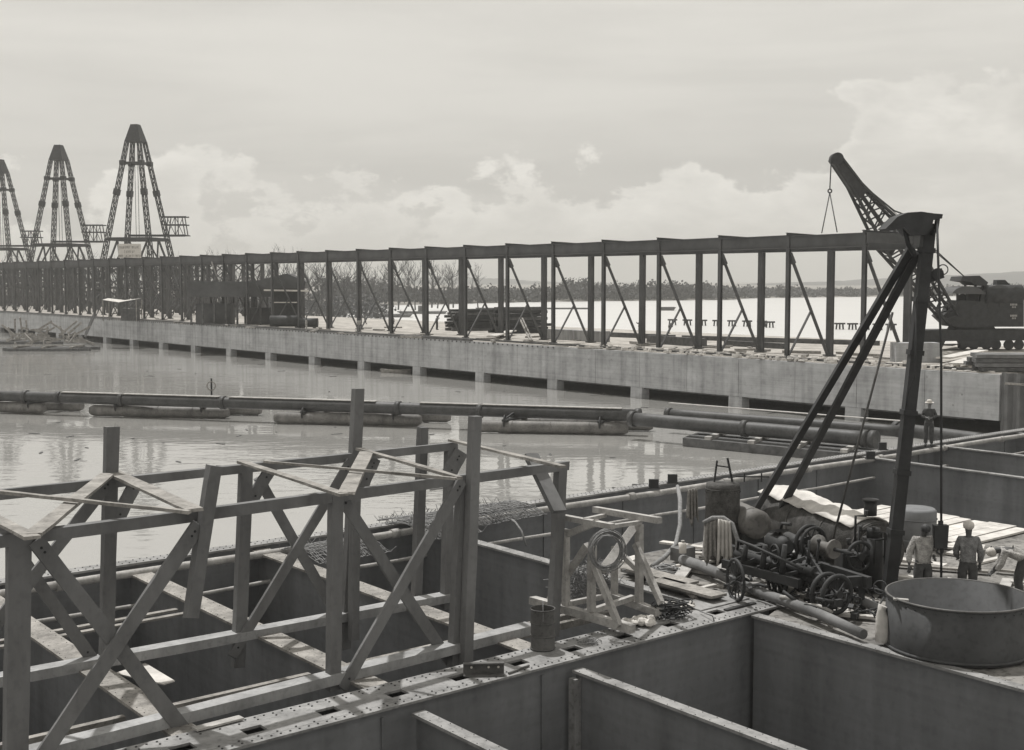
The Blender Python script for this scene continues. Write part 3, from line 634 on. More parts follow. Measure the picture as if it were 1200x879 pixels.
# ================================================================== PIPELINE on pontoons
def pipe_run(a, b_, z, r, lb, collars=(), m='pipe'):
    p, q = Pz(*a, z), Pz(*b_, z); T = thing('dredge_pipe', (p+q)/2, lb, 'pipe'); k = MB(); k.tube([p.lerp(q, i/12) for i in range(13)], r, 20); k.build('barrel', M[m], T); d = (q-p).normalized()
    for f in collars:
        k = MB(); c = p.lerp(q, f); k.tube([c-d*.18, c+d*.18], r*1.2, 20); k.build('collar', M['pipe'], T)
    return p, q
p1, q1 = pipe_run((-60, 462), (748, 487), 1.35, .42, 'long floating dredge pipe carried on pontoon pairs across the near water', (.075, .13, .185, .285, .44, .69, .8, 1))
k = MB(); d = (q1-p1).normalized(); 
for f0, f1 in ((.19, .30), (.30, .435), (.45, .66), (.72, .98)): k.beam(p1.lerp(q1, f0)+ZU*.455, p1.lerp(q1, f1)+ZU*.455, .5, .06)
k.build('walk_board', M['timberl'], label='narrow pale walk boards laid end to end on the long floating pipe', cat='walkway')
pipe_run((742, 491), (1024, 515), 1.35, .44, 'nearer thick pipe length with flanged ends resting on the flat float', (.0, .5, .97, 1.0))
pipe_run((784, 485), (1062, 506), 1.3, .36, 'rear pipe length running right towards the derrick mast', (0,))
pipe_run((1052, 503), (1152, 516), 1.3, .42, 'pipe length between the derrick mast and the standing man', (0,))
k = MB(); 
for x0, x1 in ((785, 930), (930, 1060)): k.beam(Pz(x0, 480+(x0-785)*.082, 1.3)+ZU*.48, Pz(x1, 480+(x1-785)*.082, 1.3)+ZU*.48, .4, .05)
k.build('walk_board', M['timberl'], label='thin pale walk boards on the rear right-hand pipe', cat='walkway')
def pontoon(x0, x1, y, lb, yd=0):
    a, b_ = Pz(x0, y-.2, .45), Pz(x1, y+2.8, .45); T = thing('pontoon', ((a+b_)/2), lb, 'pontoon', 'pontoon pairs under the floating pipe'); d = (b_-a).normalized(); nrm = V3((-d.y, d.x, 0))
    for j in range(2):
        k = MB(); o_ = nrm*(j*2.6)+d*(j*1.6); r = .42; k.tube([a+o_, a+d*.3+o_, b_-d*.3+o_, b_+o_], [r*.7, r, r, r*.7], 16); 
        for f in (.25, .5, .75): c = a.lerp(b_, f)+o_; k.tube([c-d*.04, c+d*.04], r*1.04, 16)
        k.build('float_tube', M['pont'], T)
    for f in (.2, .82):
        k = MB(); c = a.lerp(b_, f); k.beam(c+ZU*.45-nrm*.4, c+nrm*3.1+ZU*.45+d*1.6*.8, .35, .16); pc = c+nrm*1.5+d*.8; k.beam(pc+ZU*.5, pc+ZU*.95, .5, .8, up=d); k.beam(c+nrm*.1+ZU*.5, pc+ZU*1.1, .1, .12); k.ring(c+ZU*.3, d, .47, .06, 16, 4); k.build('cradle', M['black'], T)
pontoon(-30, 52, 476, 'leftmost pontoon pair, partly cut by the photograph edge'); pontoon(106, 268, 481, 'pontoon pair under the pipe behind the left tall timber post')
pontoon(322, 494, 489.5, 'pontoon pair in the middle, behind the tallest timber post'); pontoon(556, 736, 499.5, 'rightmost pontoon pair, nearest the flanged pipe end')
k = MB(); a, b_, c, e = Pz(800, 513, .55), Pz(1012, 533, .55), Pz(1030, 523, .55), Pz(822, 505, .55)
fl = thing('flat_float', (a+c)/2, 'flat dark timber float carrying the thick pipe length', 'float'); k.hexa([q-ZU*.8 for q in (a, b_, c, e)]+[a, b_, c, e]); k.build('hull', M['timberd'], fl)
k = MB(); 
for f in (.15, .4, .65, .9): k.beam(a.lerp(b_, f)+ZU*.1, e.lerp(c, f)+ZU*.1, .4, .2); 
k.beam(a.lerp(e, .6)+ZU*.25, b_.lerp(c, .6)+ZU*.25, .9, .08); k.build('deck_planks', M['timberl'], fl)
# lifebuoy on a pole
c = Pz(248, 463, 1.3); lb_ = thing('ring_post', c, 'ring hung on a short pole above the floating pipe', 'ring on pole'); k = MB(); k.beam(c, c+ZU*1.35, .12, .12); k.build('pole', M['black'], lb_)
k = MB(); k.ring(c+ZU*.75-Yv*.1, Yv, .34, .05, 20, 6); k.build('ring', M['timberm'], lb_)
# skiff
c = Pz(464, 437, 0); sk = MB(); d = V3((1, -.1, 0)).normalized(); nn = V3((.1, 1, 0)).normalized()
def skiff(c, d, ln, wd, h, lb, m='timberm'):
    nn = V3((-d.y, d.x, 0)); T = thing('punt', c, lb, 'boat'); k = MB(); n_ = 9; vs_ = []
    for i in range(n_):
        f = i/(n_-1)*2-1; hw_ = wd/2*(1-abs(f)**3*.6); z = .1+h*(.8+.3*f*f); x = f*ln/2
        vs_ += [c+d*x*.92-nn*hw_*.7-ZU*.1, c+d*x-nn*hw_+ZU*z, c+d*x-nn*hw_*.8+ZU*z, c+d*x*.9+ZU*.05, c+d*x+nn*hw_*.8+ZU*z, c+d*x+nn*hw_+ZU*z, c+d*x*.92+nn*hw_*.7-ZU*.1]
    k.add(vs_, [(7*i+j, 7*i+j+1, 7*i+8+j, 7*i+7+j) for i in range(n_-1) for j in range(6)]+[(0, 1, 2, 3, 4, 5, 6)[::-1], tuple(7*(n_-1)+q for q in range(7))]); k.build('hull', M[m], T)
    k = MB(); [k.beam(c+d*f-nn*wd*.4+ZU*h*.7, c+d*f+nn*wd*.4+ZU*h*.7, .2, .05) for f in (-ln*.25, 0, ln*.25)]; k.build('thwart', M['timberl'], T)
skiff(c, d, 3.6, 1.1, .35, 'narrow pale punt moored against the quay piles')
# rafts at left
rn = random.Random(8)
for x0, x1, y, lb in ((-40, 60, 404, 'low timber raft at the left edge of the water'), (10, 92, 412, 'nearest of the timber rafts at the left'), (90, 160, 400, 'timber raft moored right under the quay at left')):
    a, b_ = Pz(x0, y-2, .2), Pz(x1, y-2, .2); T = thing('timber_raft', (a+b_)/2, lb, 'raft', 'timber rafts moored by the left end of the quay'); k = MB()
    for j in range(5): k.beam(a+Yv*j*1.2+X*rn.uniform(-2, 2), b_+Yv*j*1.2+X*rn.uniform(-2, 2), .8, .45)
    k.build('log_layer', M['timberd'], T); k = MB(); [k.beam(a.lerp(b_, f)-Yv*.5+ZU*.35, a.lerp(b_, f)+Yv*5.5+ZU*.35, .4, .25) for f in (.1, .5, .9)]; k.beam(a+ZU*.6+Yv, b_+ZU*.6+Yv*2, .8, .1); k.build('cross_planks', M['timberm'], T)
wr = thing('timber_wreckage', Pz(48, 398, .3), 'heap of jumbled poles and planks against the left part of the quay', 'debris heap'); k = MB()
for i in range(46):
    a = Pd(rn.uniform(10, 90), rn.uniform(386, 402), rn.uniform(196, 206)); b_ = a+V3((rn.uniform(-3, 3), rn.uniform(-1, 1), rn.uniform(-1.4, 2.6))); a.z = max(a.z, .2); b_.z = max(b_.z, .3); k.beam(a, b_, .18, .3)
k.build('poles', M['timberm'], wr)
k = MB(); k.beam(Pz(100, 393, 1.2), Pd(111, 368, 200), .25, .7); k.build('gangplank', M['timberd'], label='dark gangplank leaning against the left part of the quay wall', cat='gangplank')
k = MB(); rn = random.Random(90)
for i in range(70):
    c = Pz(rn.uniform(30, 760), rn.uniform(425, 600), .0)
    if (c-CO).dot(V3((-.76, .65, 0))) < 0 and (c-ct(0, 12.6, 0)).dot(W) < .5: continue
    an = rn.uniform(0, 3.14); dd = hd(an); box3(k, c-ZU*.02, dd, V3((-dd.y, dd.x, 0)), rn.uniform(.1, .9), rn.uniform(.05, .16), .06)
k.build('flotsam', M['timberd'], label='small scraps of wood drifting on the basin water', cat='flotsam', kind='stuff')
# small pile stools standing in the water behind the quay
def stool(c):
    T = thing('pile_stool', c, 'small three-legged pile cap standing in the water behind the quay', 'pile cap', 'row of pile caps in the water behind the quay'); k = MB(); k.beam(c+V3((-1.1, 0, 1.25)), c+V3((1.1, 0, 1.25)), .9, .35); k.build('cap', M['black'], T)
    for a in (-.8, 0, .8):
        k = MB(); k.beam(c+V3((a, 0, -.3)), c+V3((a*.8, 0, 1.1)), .3, .3); k.build('pile', M['black'], T)
    return T
st0 = stool(V3((0, 0, 0)))
pos = [(788+17.5*i*(1+.0), 381+i*.35) for i in range(7)]+[(902, 384)]+[(984+15*i, 386+i*.3) for i in range(5)]
for i, (x, y) in enumerate(pos):
    o = st0 if i == 0 else copy_tree(st0); p = Pz(x, y, 0); o.location = p
for i, (x0, x1, y, h, lb) in enumerate(((434, 478, 372, .9, 'low flat barge on the far water seen left of the third bent'), (470, 520, 368, .8, 'flat scow with a hut seen behind the middle bents'), (560, 690, 362.5, .5, 'long thin log boom floating beyond the timber stacks'), (775, 789, 364, 1.2, 'small dark raft floating far out, behind the centre of the trestle'))):
    a, b_ = Pz(x0, y, 0), Pz(x1, y, 0); k = MB(); k.hexa([a-ZU*.2, b_-ZU*.2, b_+V3((0, 6, -.2)), a+V3((0, 6, -.2)), a+ZU*h+X*-1, b_+ZU*h+X*1, b_+V3((1, 6, h)), a+V3((-1, 6, h))])
    if i == 1: box3(k, a.lerp(b_, .5)+ZU*h+Yv*3, X, Yv, 3, 3, 1.8)
    k.build('scow' if i < 2 else 'raft', M['timber'] if i < 2 else M['timberd'], label=lb, cat='barge' if i < 2 else 'raft')
# ================================================================== CAISSON
CA = thing('steel_caisson', ct(0, 5, 0), 'large open-topped riveted steel caisson of deep cells filling the foreground', 'caisson')
ZB = .6
H_ = M['hull']
def wall(u0, v0, u1, v1, zt, zb, t, m, nm, par=CA, stiff=0):
    k = MB(); a, b_ = ct(u0, v0, zt), ct(u1, v1, zt); d = (b_-a).normalized(); nrm = V3((-d.y, d.x, 0))*t/2
    k.hexa([a-nrm+ZU*(zb-zt), b_-nrm+ZU*(zb-zt), b_+nrm+ZU*(zb-zt), a+nrm+ZU*(zb-zt), a-nrm, b_-nrm, b_+nrm, a+nrm])
    if stiff:
        n_ = int((b_-a).length/stiff)
        for i in range(1, n_):
            for sg in (-1, 1): c = a+d*i*stiff; k.beam(c+nrm*sg+nrm.normalized()*.02*sg+ZU*(zb-zt+.02), c+nrm*sg+nrm.normalized()*.02*sg-ZU*.12, .05, .04, up=d)
    return k.build(nm, m, par)
FV = 11.9
k = MB(); k.hexa([ct(-25.9, -15.9, ZB-.3), ct(39.9, -15.9, ZB-.3), ct(39.9, FV, ZB-.3), ct(-25.9, FV, ZB-.3), ct(-25.9, -15.9, ZB), ct(39.9, -15.9, ZB), ct(39.9, FV, ZB), ct(-25.9, FV, ZB)]); k.build('bottom_plate', H_, CA)
wall(-26, FV+.1, 40, FV+.1, 4.0, -.6, .14, H_, 'outer_wall', stiff=3.3)
wall(-26, -16, 40, -16, 3.9, -.6, .14, H_, 'outer_wall'); wall(-26, -15.9, -26, FV, 3.9, -.6, .14, H_, 'end_wall'); wall(40, -15.9, 40, FV, 3.9, -.6, .14, H_, 'end_wall')
# coaming flange on the outer wall with rivets
k = MB(); k.beam(ct(-26, FV+.12, 4.03), ct(40, FV+.12, 4.03), .42, .05)
for i in range(300):
    for dv in (-.1, .12): c = ct(-16+i*.17, FV+.12+dv, 4.055); k.tube([c, c+ZU*.015], .016, 5, 1)
k.build('coaming', [M['flange'], M['hole']], CA)
k = MB(); k.tube([ct(-26+i*2, FV-.55, 3.92+.02*math.sin(i)) for i in range(34)], .095, 12); 
for i in range(14): c = ct(-24+i*4.4, FV-.55, 3.92); k.tube([c-U*.12, c+U*.12], .125, 12)
k.build('rail_pipe', M['timberl'], CA)
k = MB(); k.tube([ct(-26+i*2, FV-.62, 3.22+.02*math.sin(i*2)) for i in range(34)], .05, 8); k.build('rail_pipe', M['timberl'], CA)
# near girder G1 : web + flange with rectangular hand holes
G0, G1 = -26.0, .0
GA, GB = -.02, 1.0        # flange v limits
wall(G0, .12, G1-.2, .12, 3.95, ZB, .05, H_, 'girder_web', stiff=3.28); wall(G0, .86, G1-.2, .86, 3.95, ZB, .05, H_, 'girder_web')
k = MB(); z0, z1 = 3.955, 3.995
def slab(u0, u1, v0, v1, zz0=z0, zz1=z1, mi=0):
    c = [(u0, v0), (u1, v0), (u1, v1), (u0, v1)]; k.hexa([ct(a, b_, zz0) for a, b_ in c]+[ct(a, b_, zz1) for a, b_ in c], mi)
hs_ = [-11.45-2*1.27, -11.45-1.27]+[-11.6+1.265*i for i in range(7)]+[-2.75, -1.4]
hv0, hv1 = .34, .60
slab(G0, G1, GA, hv0); slab(G0, G1, hv1, GB); prev = G0
for h in hs_:
    slab(prev, h-.17, hv0, hv1); prev = h+.17
slab(prev, G1, hv0, hv1)
for i in range(180):
    u = -14+i*.155*(1 if i % 7 else 1)
    if u > G1-.05: break
    for v in (GA+.09, GB-.09)+((GA+.2, GB-.2) if i % 2 else ()): 
        c = ct(u, v, z1); k.tube([c, c+ZU*.012], .017, 6, 1)
for i in range(7): slab(G0, G1, GA+.16+i*.0, GA+.165, z1, z1+.001, 1) if i == 0 else None
k.build('girder_flange', [M['flange'], M['hole']], CA)
k = MB(); slab(-1.6, -.1, GB-.3, GB+.35, 3.998, 4.02); slab(-1.2, -.3, .35, .45, 3.998, 4.03, 1); k.build('cover_strap', [M['flange'], M['hole']], CA)
# cross bulkheads (v direction) beyond the girder
def vbeam(u, v0, v1, z=3.95, wd=.42, m='timberm', deep=True):
    k = MB(); k.beam(ct(u, v0, z), ct(u, v1, z), wd, .05)
    n_ = int(abs(v1-v0)/.3)
    for i in range(n_):
        for s_ in (-1, 1):
            c = ct(u, v0+(v1-v0)*(i+.5)/n_, z+.025)+U*s_*wd*.36; k.tube([c, c+ZU*.008], .009, 5, 1)
    k.build('beam_flange', [M[m], M['hole']], CA)
    if deep: wall(u, v0, u, v1, z-.03, ZB, .06, H_, 'bulkhead')
for u in (-22.2, -18.9, -15.65, -12.35, -9.0, -5.7): vbeam(u, GB+.02, FV-.02, 3.9, .46, 'timberm')
vbeam(-1.0, GB+.02, FV-.02, 3.93, .3, 'flange', True)
for u, m in ((-19, 'flange'), (-15.8, 'flange'), (-12.4, 'flange'), (-9.0, 'flange'), (-5.6, 'flange'), (-.8, 'flange')): vbeam(u, GA-.02, -15.9, 3.8 if u < -1 else 3.93, .24, m)
k = MB(); k.beam(ct(-5.75, GA-.1, 3.7), ct(-5.75, GA-.1, ZB), .16, .1, up=U); k.beam(ct(-5.66, GA-.14, 3.7), ct(-5.66, GA-.14, ZB), .03, .1, up=U)
for i in range(14):
    c = ct(-5.75, GA-.15, 3.6-i*.2); k.tube([c, c-W*.02], .016, 5, 1)
k.build('corner_post', [M['flange'], M['hole']], CA)
# paired angle stiffeners between bulkheads
for u0, u1 in ((-12.1, -9.25), (-8.8, -5.9), (-15.4, -12.6), (-5.4, -2.2)):
    for v in (3.0, 2.6):
        k = MB(); k.beam(ct(u0, v, 3.72), ct(u1, v, 3.72), .12, .03); k.beam(ct(u0, v-.05, 3.66), ct(u1, v-.05, 3.66), .02, .12); k.build('angle_stiffener', M['timberm'], CA)
for u0, u1 in ((-12.1, -9.3), (-15.4, -12.6)):
    for v in (8.6, 8.2):
        k = MB(); k.beam(ct(u0, v, 3.7), ct(u1, v, 3.7), .14, .04); k.build('angle_stiffener', M['timberm'], CA)
# machinery deck area
DU0, DU1, DV0, DV1 = -.95, 11.6, -5.6, 5.4
k = MB(); c = [(DU0+.2, GB+.36), (-.02, GB+.36), (.05, .05), (-.6, -.2), (-.6, -15.8), (DU1, -15.8), (DU1, DV1), (DU0+.2, DV1)]
k.prism([ct(a, b_, 3.5) for a, b_ in c], ZU*.42); k.build('machinery_deck', M['deck'], CA)
wall(DU0+.3, DV1+.05, DU1, DV1+.05, 3.9, ZB, .08, H_, 'deck_bulkhead'); wall(DU1+.06, -15.8, DU1+.06, DV1, 3.9, ZB, .08, H_, 'deck_bulkhead')
for u in (19.6, 24.6, 31): vbeam(u, -15.8, FV-.02, 3.95, .25, 'flange')
wall(DU1+.1, 1.2, 19.5, 1.2, 3.4, ZB, .1, H_, 'bulkhead')
# boarded floor seen at the bottom of the light patches
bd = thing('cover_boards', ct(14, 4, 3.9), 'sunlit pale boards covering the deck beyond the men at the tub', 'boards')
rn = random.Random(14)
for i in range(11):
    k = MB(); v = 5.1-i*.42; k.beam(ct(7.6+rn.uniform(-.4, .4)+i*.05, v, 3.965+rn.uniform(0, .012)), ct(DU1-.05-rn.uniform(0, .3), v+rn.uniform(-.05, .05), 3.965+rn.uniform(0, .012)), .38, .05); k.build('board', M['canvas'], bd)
# ================================================================== TIMBER FRAME on the caisson
pN = vplane(Pz(75, 875, 4), Pz(600, 740, 4)); pF = vplane(Pz(0, 795, 4), Pz(560, 690, 4))
TF = thing('timber_falsework', ct(-9, 3, 4), 'tall open timber frame of posts, rails and crossed braces on the caisson', 'timber frame')
T_ = M['timber']
def tm(nm, pl, x0, y0, x1, y1, wd=.2, th=.14, m=T_, off=0, up=None):
    a, b_ = pl(x0, y0), pl(x1, y1); n_ = (b_-a).cross(ZU) if abs((b_-a).normalized().z) < .9 else None
    o_ = W*off; k = MB()
    k.plank(a+o_, b_+o_, th, wd, up=ZU) if up is None else k.plank(a+o_, b_+o_, wd, th, up=up)
    dd_ = (b_-a).normalized()
    for e_ in ((.12, .2, (b_-a).length-.2) if nm in ('brace', 'knee_brace') else ()):      # bolt heads
        q_ = a+o_+dd_*e_-W*(th/2+.004); k.tube([q_+W*.005, q_-W*.014], .011, 6, 1); k.tube([q_+W*.004, q_-W*.003], .02, 8, 1)
    return k.build(nm, [m, M['black']], TF)
def post(pl, x0, y0, x1, y1, wd=.19, off=0): return tm('post', pl, x0, y0, x1, y1, wd, .17, T_, off, up=W)
def brace(pl, x0, y0, x1, y1, off, wd=.18, nm='brace'): return tm(nm, pl, x0, y0, x1, y1, wd, .06, T_, off, up=W)
tm('sill', pN, -90, 916, 622, 735.5, .17, .3, M['sill']); tm('sill', pF, -90, 813, 532, 698, .17, .3, M['sill'])
tm('top_rail', pN, -90, 646, 664, 545.5, .17, .16); tm('top_rail', pF, -90, 589, 534, 522.5, .16, .16)
post(pN, 22, 628, 18, 905, .3); post(pN, 393, 580, 390, 808, .2, -.01); post(pN, 549, 486, 538, 782, .19, -.2); post(pN, 541, 560, 531, 783, .15); post(pN, 657, 545, 647, 745, .2)
post(pN, 244, 545, 217, 721, .19, -.2)
post(pF, 131, 501, 125, 770, .22, .01); post(pF, 288, 545, 279, 781, .22); post(pF, 420, 456, 404, 760, .2, .01); post(pF, 508, 503, 500, 712, .18, .4); post(pF, 527, 524, 522, 712, .17)
post(pF, 407, 580, 405, 745, .16, -.3)
brace(pN, 38, 632, 220, 866, -.14, .22); brace(pN, 226, 612, 36, 892, -.21, .22); brace(pN, 402, 580, 532, 778, .13, .2); brace(pN, 536, 562, 396, 805, -.14, .2)
brace(pF, 128, 560, -14, 738, -.12, .2); brace(pF, -10, 600, 112, 776, .12, .2); brace(pF, 306, 560, 392, 712, .12, .19); brace(pF, 407, 540, 268, 768, -.12, .19)
for pl, x0, y0, x1, y1 in ((pF, 162, 560, 134, 615), (pF, 318, 548, 292, 592), (pF, 440, 536, 424, 572), (pF, 430, 532, 410, 592)): brace(pl, x0, y0, x1, y1, .0, .24, 'knee_brace')
brace(pF, 537, 528, 520, 560, -.1, .34, 'knee_brace')
def top(x0, y0, x1, y1, wd=.22, z=7.27, m='timberm'):
    k = MB(); k.plank(Pz(x0, y0, z), Pz(x1, y1, z+.01), wd, .045); k.build('top_plank', M[m], TF)
top(130, 553, 228, 598, .26, 7.2); top(38, 627, 126, 556, .24, 7.22); top(-5, 576, 222, 600, .09, 7.3); top(-40, 590, 38, 630, .2, 7.21)
top(282, 541, 403, 580, .16, 7.22); top(406, 578, 430, 530, .26, 7.24); top(310, 541, 535, 561, .07, 7.32); top(420, 526, 538, 560, .12, 7.25); top(528, 516, 660, 547, .13, 7.22)
tp = vplane(Pz(528, 520, 7.1), Pz(657, 547, 7.1))
k = MB(); k.beam(tp(622, 533), tp(655, 600), .1, .3, up=U); k.build('knee_brace', T_, TF)
# bright tops: caps lying on rails
# ================================================================== THINGS ON THE GIRDER
def onG(x, y, z=4.0): return Pz(x, y, z)
c = onG(636, 760); T = thing('oil_drum', c, 'dark open-topped metal drum standing on the riveted girder', 'drum'); k = MB()
k.tube([c+ZU*(.005), c+ZU*.72], .215, 26, caps=False); k.tube([c+ZU*.72, c+ZU*.1], .2, 26, caps=False); k.add([c+V3((.21*math.cos(a*.2618), .21*math.sin(a*.2618), .06)) for a in range(24)], [tuple(range(24))]); 
for z in (.02, .25, .48, .72): k.ring(c+ZU*z, ZU, .217, .012, 26, 5)
k.build('shell', M['steel'], T)
k = MB(); k.ring(c+ZU*.62-Yv*.0, X, .225, .008, 20, 4); k.build('wire_handle', M['wire'], T)
a, b_ = onG(543, 792), onG(591, 791); k = MB(); d = (b_-a).normalized(); nn = V3((-d.y, d.x, 0)); k.beam(a+nn*.08+ZU*.1, b_+nn*.08+ZU*.1, .02, .2); k.beam(a+ZU*.012, b_+ZU*.012, .16, .02); k.beam(a+ZU*.2+nn*.02, b_+ZU*.2+nn*.02, .1, .02)
for f in (.2, .62, .86): cc_ = a.lerp(b_, f)+nn*.065+ZU*.12; k.tube([cc_, cc_-nn*.012], .02, 8, 1)
k.build('steel_channel', [M['steel'], M['white']], label='short drilled steel channel piece lying on the riveted girder', cat='steel channel')
k = MB(); k.beam(onG(228, 857, 4.0)+ZU*.03, onG(283, 843, 4.0)+ZU*.03, .16, .03); k.build('board', M['timberl'], label='short pale board on the girder at the foot of the left braces', cat='board')
k = MB(); k.beam(onG(596, 789, 4.02), onG(620, 780, 4.02), .03, .03); k.build('iron_bar', M['steel'], label='thin iron bar lying beside the drilled steel channel', cat='bar')
k = MB(); k.prism([onG(135, 790, 3.8), onG(192, 803, 3.8), onG(205, 799, 3.8), onG(170, 778, 3.8)], ZU*.02); k.build('sheet_offcut', M['canvas'], label='pale pointed sheet offcut beside the crossing of the left braces', cat='sheet')
# sawhorse trestle
pS1 = vplane(Pz(628, 703, 4.15), Pz(739, 737, 4.15)); pS2 = vplane(Pz(700, 688, 4.15), Pz(772, 717, 4.15))
SH = thing('timber_trestle', Pz(700, 715, 4), 'pale home-built timber trestle standing at the end of the girder', 'trestle')
TM = M['timberl']
def sm_(nm, pl, x0, y0, x1, y1, wd=.12, th=.1, off=0, m=None):
    a, b_ = pl(x0, y0), pl(x1, y1); k = MB(); k.plank(a+U*off, b_+U*off, wd, th, up=U); return k.build(nm, m or TM, SH)
sm_('skid', pS1, 624, 703, 741, 737, .15, .16); sm_('skid', pS2, 698, 692, 772, 718, .14, .14)
sm_('leg', pS1, 694, 640, 693, 716, .13, .12); sm_('leg', pS1, 699, 656, 730, 733, .12, .1, -.1); sm_('leg', pS1, 684, 640, 640, 704, .12, .1, .1); sm_('leg', pS1, 663, 620, 663, 712, .12, .12)
sm_('leg', pS2, 749, 615, 749, 710, .13, .12); sm_('leg', pS2, 749, 636, 779, 706, .12, .1, -.1); sm_('leg', pS2, 720, 640, 720, 700, .11, .1)
sm_('leg', pS2, 722, 648, 749, 674, .1, .08, .1); 
k = MB(); k.beam(pS2(744, 616), pS1(706, 668), .1, .16, up=U); k.build('brace', TM, SH); k = MB(); k.beam(pS1(665, 626), pS1(700, 612), .1, .12); k.build('brace', TM, SH)
k = MB(); k.beam(pS1(660, 606), pS1(718, 617), .12, .1); k.build('top_rail', TM, SH); k = MB(); k.beam(pS2(697, 597), pS2(773, 610), .12, .12); k.build('top_rail', TM, SH)
k = MB(); k.beam(pS1(716, 617), pS2(750, 612), .1, .07); k.build('cross_rail', TM, SH); k = MB(); k.beam(pS1(686, 609), pS2(708, 604), .1, .07); k.build('cross_rail', TM, SH)
k = MB(); k.beam(pS1(694, 716), pS2(742, 700), .1, .1); k.build('cross_rail', TM, SH); k = MB(); k.beam(pS1(664, 708), pS2(712, 698), .1, .1); k.build('cross_rail', TM, SH)
rn = random.Random(31); k = MB(); c = pS1(700, 640)-W*.25+ZU*0-Yv*.15
for i in range(15): k.ring(c+V3((rn.uniform(-.03, .03), rn.uniform(-.12, .05), rn.uniform(-.03, .03))), V3((rn.uniform(-.2, .4), -1, rn.uniform(-.15, .15))), rn.uniform(.26, .34), .009, 30, 4, ecc=1.12)
k.build('wire_coil', M['rope'], label='large loose coil of wire rope hung on the pale timber trestle', cat='coil')
# brush / tangled wire heap
k = MB(); c = ct(-2.6, 4.0, 3.9)
c0 = Pz(655, 690, 4.3)
for i in range(520):
    a = rn.uniform(0, 1); p = c0.lerp(Pz(716, 680, 4.3), a)+V3((rn.gauss(0, .1), rn.gauss(0, .15), rn.uniform(-.35, .5-.2*abs(a-.5)))); d = V3((rn.gauss(0, 1), rn.gauss(0, 1), rn.gauss(0, .7))).normalized()*.12; q = V3((rn.gauss(0, .05), rn.gauss(0, .05), rn.gauss(0, .05)))
    k.tube([p-d, p+q, p+d], .008, 3, caps=False)
k.build('wire_tangle', M['rope'], label='springy tangle of coiled wire heaped behind the pale timber trestle', cat='wire')
# reinforcing mesh mats on the outer wall
def mesh_mat(u0, u1, v0, v1, z0, nu, nv, amp, lb):
    k = MB(); r_ = random.Random(nu)
    def P_(a, b_): u = u0+(u1-u0)*a; v = v0+(v1-v0)*b_; return ct(u+r_.uniform(-.03, .03), v, z0+amp*math.sin(b_*math.pi)+r_.uniform(-.02, .02))
    for i in range(nu): a = i/(nu-1); sh_ = r_.uniform(-.01, .01); k.tube([P_(a+sh_, j/8) for j in range(9)], .012, 3, caps=False)
    for j in range(nv): b_ = j/(nv-1); k.tube([P_(i/24, b_) for i in range(25)], .012, 3, caps=False)
    for i in range(nu*2):
        a = r_.random(); b_ = r_.choice((0, 1, r_.random())); p = P_(a, b_); k.tube([p, p+V3((r_.uniform(-.1, .1), r_.uniform(-.1, .1), r_.uniform(.05, .22)))+W*r_.uniform(-.2, .2)], .009, 3, caps=False)
    k.build('wire_mesh_mat', M['rope'], label=lb, cat='wire mesh')
mesh_mat(-1.8, 2.4, 10.2, 12.5, 4.06, 90, 14, .2, 'long arched mat of wire mesh on the outer wall behind the timber trestle')
mesh_mat(-5.4, -3.4, 9.4, 11.4, 3.95, 44, 12, .2, 'smaller wire mesh mat seen behind the middle braces of the timber frame')
mesh_mat(-1.9, -.3, 9.7, 12.2, 4.0, 36, 10, .22, 'ragged left end mat of wire mesh by the right post of the timber frame')
# rags and rope on the girder
def heap(x, y, n_, s, m, nm, lb, cat, flat=.5, z=4.0):
    k = MB(); r_ = random.Random(int(x*7)); c = Pz(x, y, z)
    for i in range(n_): k.ball(c+V3((r_.gauss(0, s*.7), r_.gauss(0, s*.5), s*.25+r_.random()*s*flat*.6)), s*r_.uniform(.25, .55), s*r_.uniform(.25, .5), s*r_.uniform(.15, .35), 8, 5, rough=.35, rnd=r_)
    k.build(nm, M[m], label=lb, cat=cat)
heap(752, 733, 22, .22, 'canvas', 'rag_heap', 'crumpled pale rags lying at the foot of the trestle leg', 'rags')
heap(800, 713, 16, .16, 'canvas', 'rag_heap', 'small white bundle of cloth beside the dark rope heap', 'rags')
def ropes(x, y, n_, s, m, lb, r=.014, z=4.02, cat='rope', hgt=.12):
    k = MB(); r_ = random.Random(int(x)); c = Pz(x, y, z)
    for i in range(n_):
        a0 = r_.uniform(0, 6.28); R0 = s*r_.uniform(.4, 1); cc = c+V3((r_.gauss(0, s*.3), r_.gauss(0, s*.25), r_.random()*hgt)); k.tube([cc+V3((math.cos(a0+t*.4)*R0, math.sin(a0+t*.4)*R0*.7, .03*math.sin(t+a0))) for t in range(r_.randint(8, 17))], r, 5, caps=False)
    k.build('rope_heap', M[m], label=lb, cat=cat)
ropes(788, 722, 26, .3, 'black', 'tangled dark rope heaped between the rags on the girder end', hgt=.3)
ropes(690, 752, 8, .2, 'rope', 'small loop of thin rope on the girder right of the drum', .008, hgt=.03)
k = MB(); k.tube([Pz(820, 716, 4.05), Pz(835, 722, 4.1), Pz(838, 730, 3.9), Pz(842, 748, 3.2)], .012, 5); k.build('rope_end', M['rope'], label='thin rope end trailing over the girder edge', cat='rope')
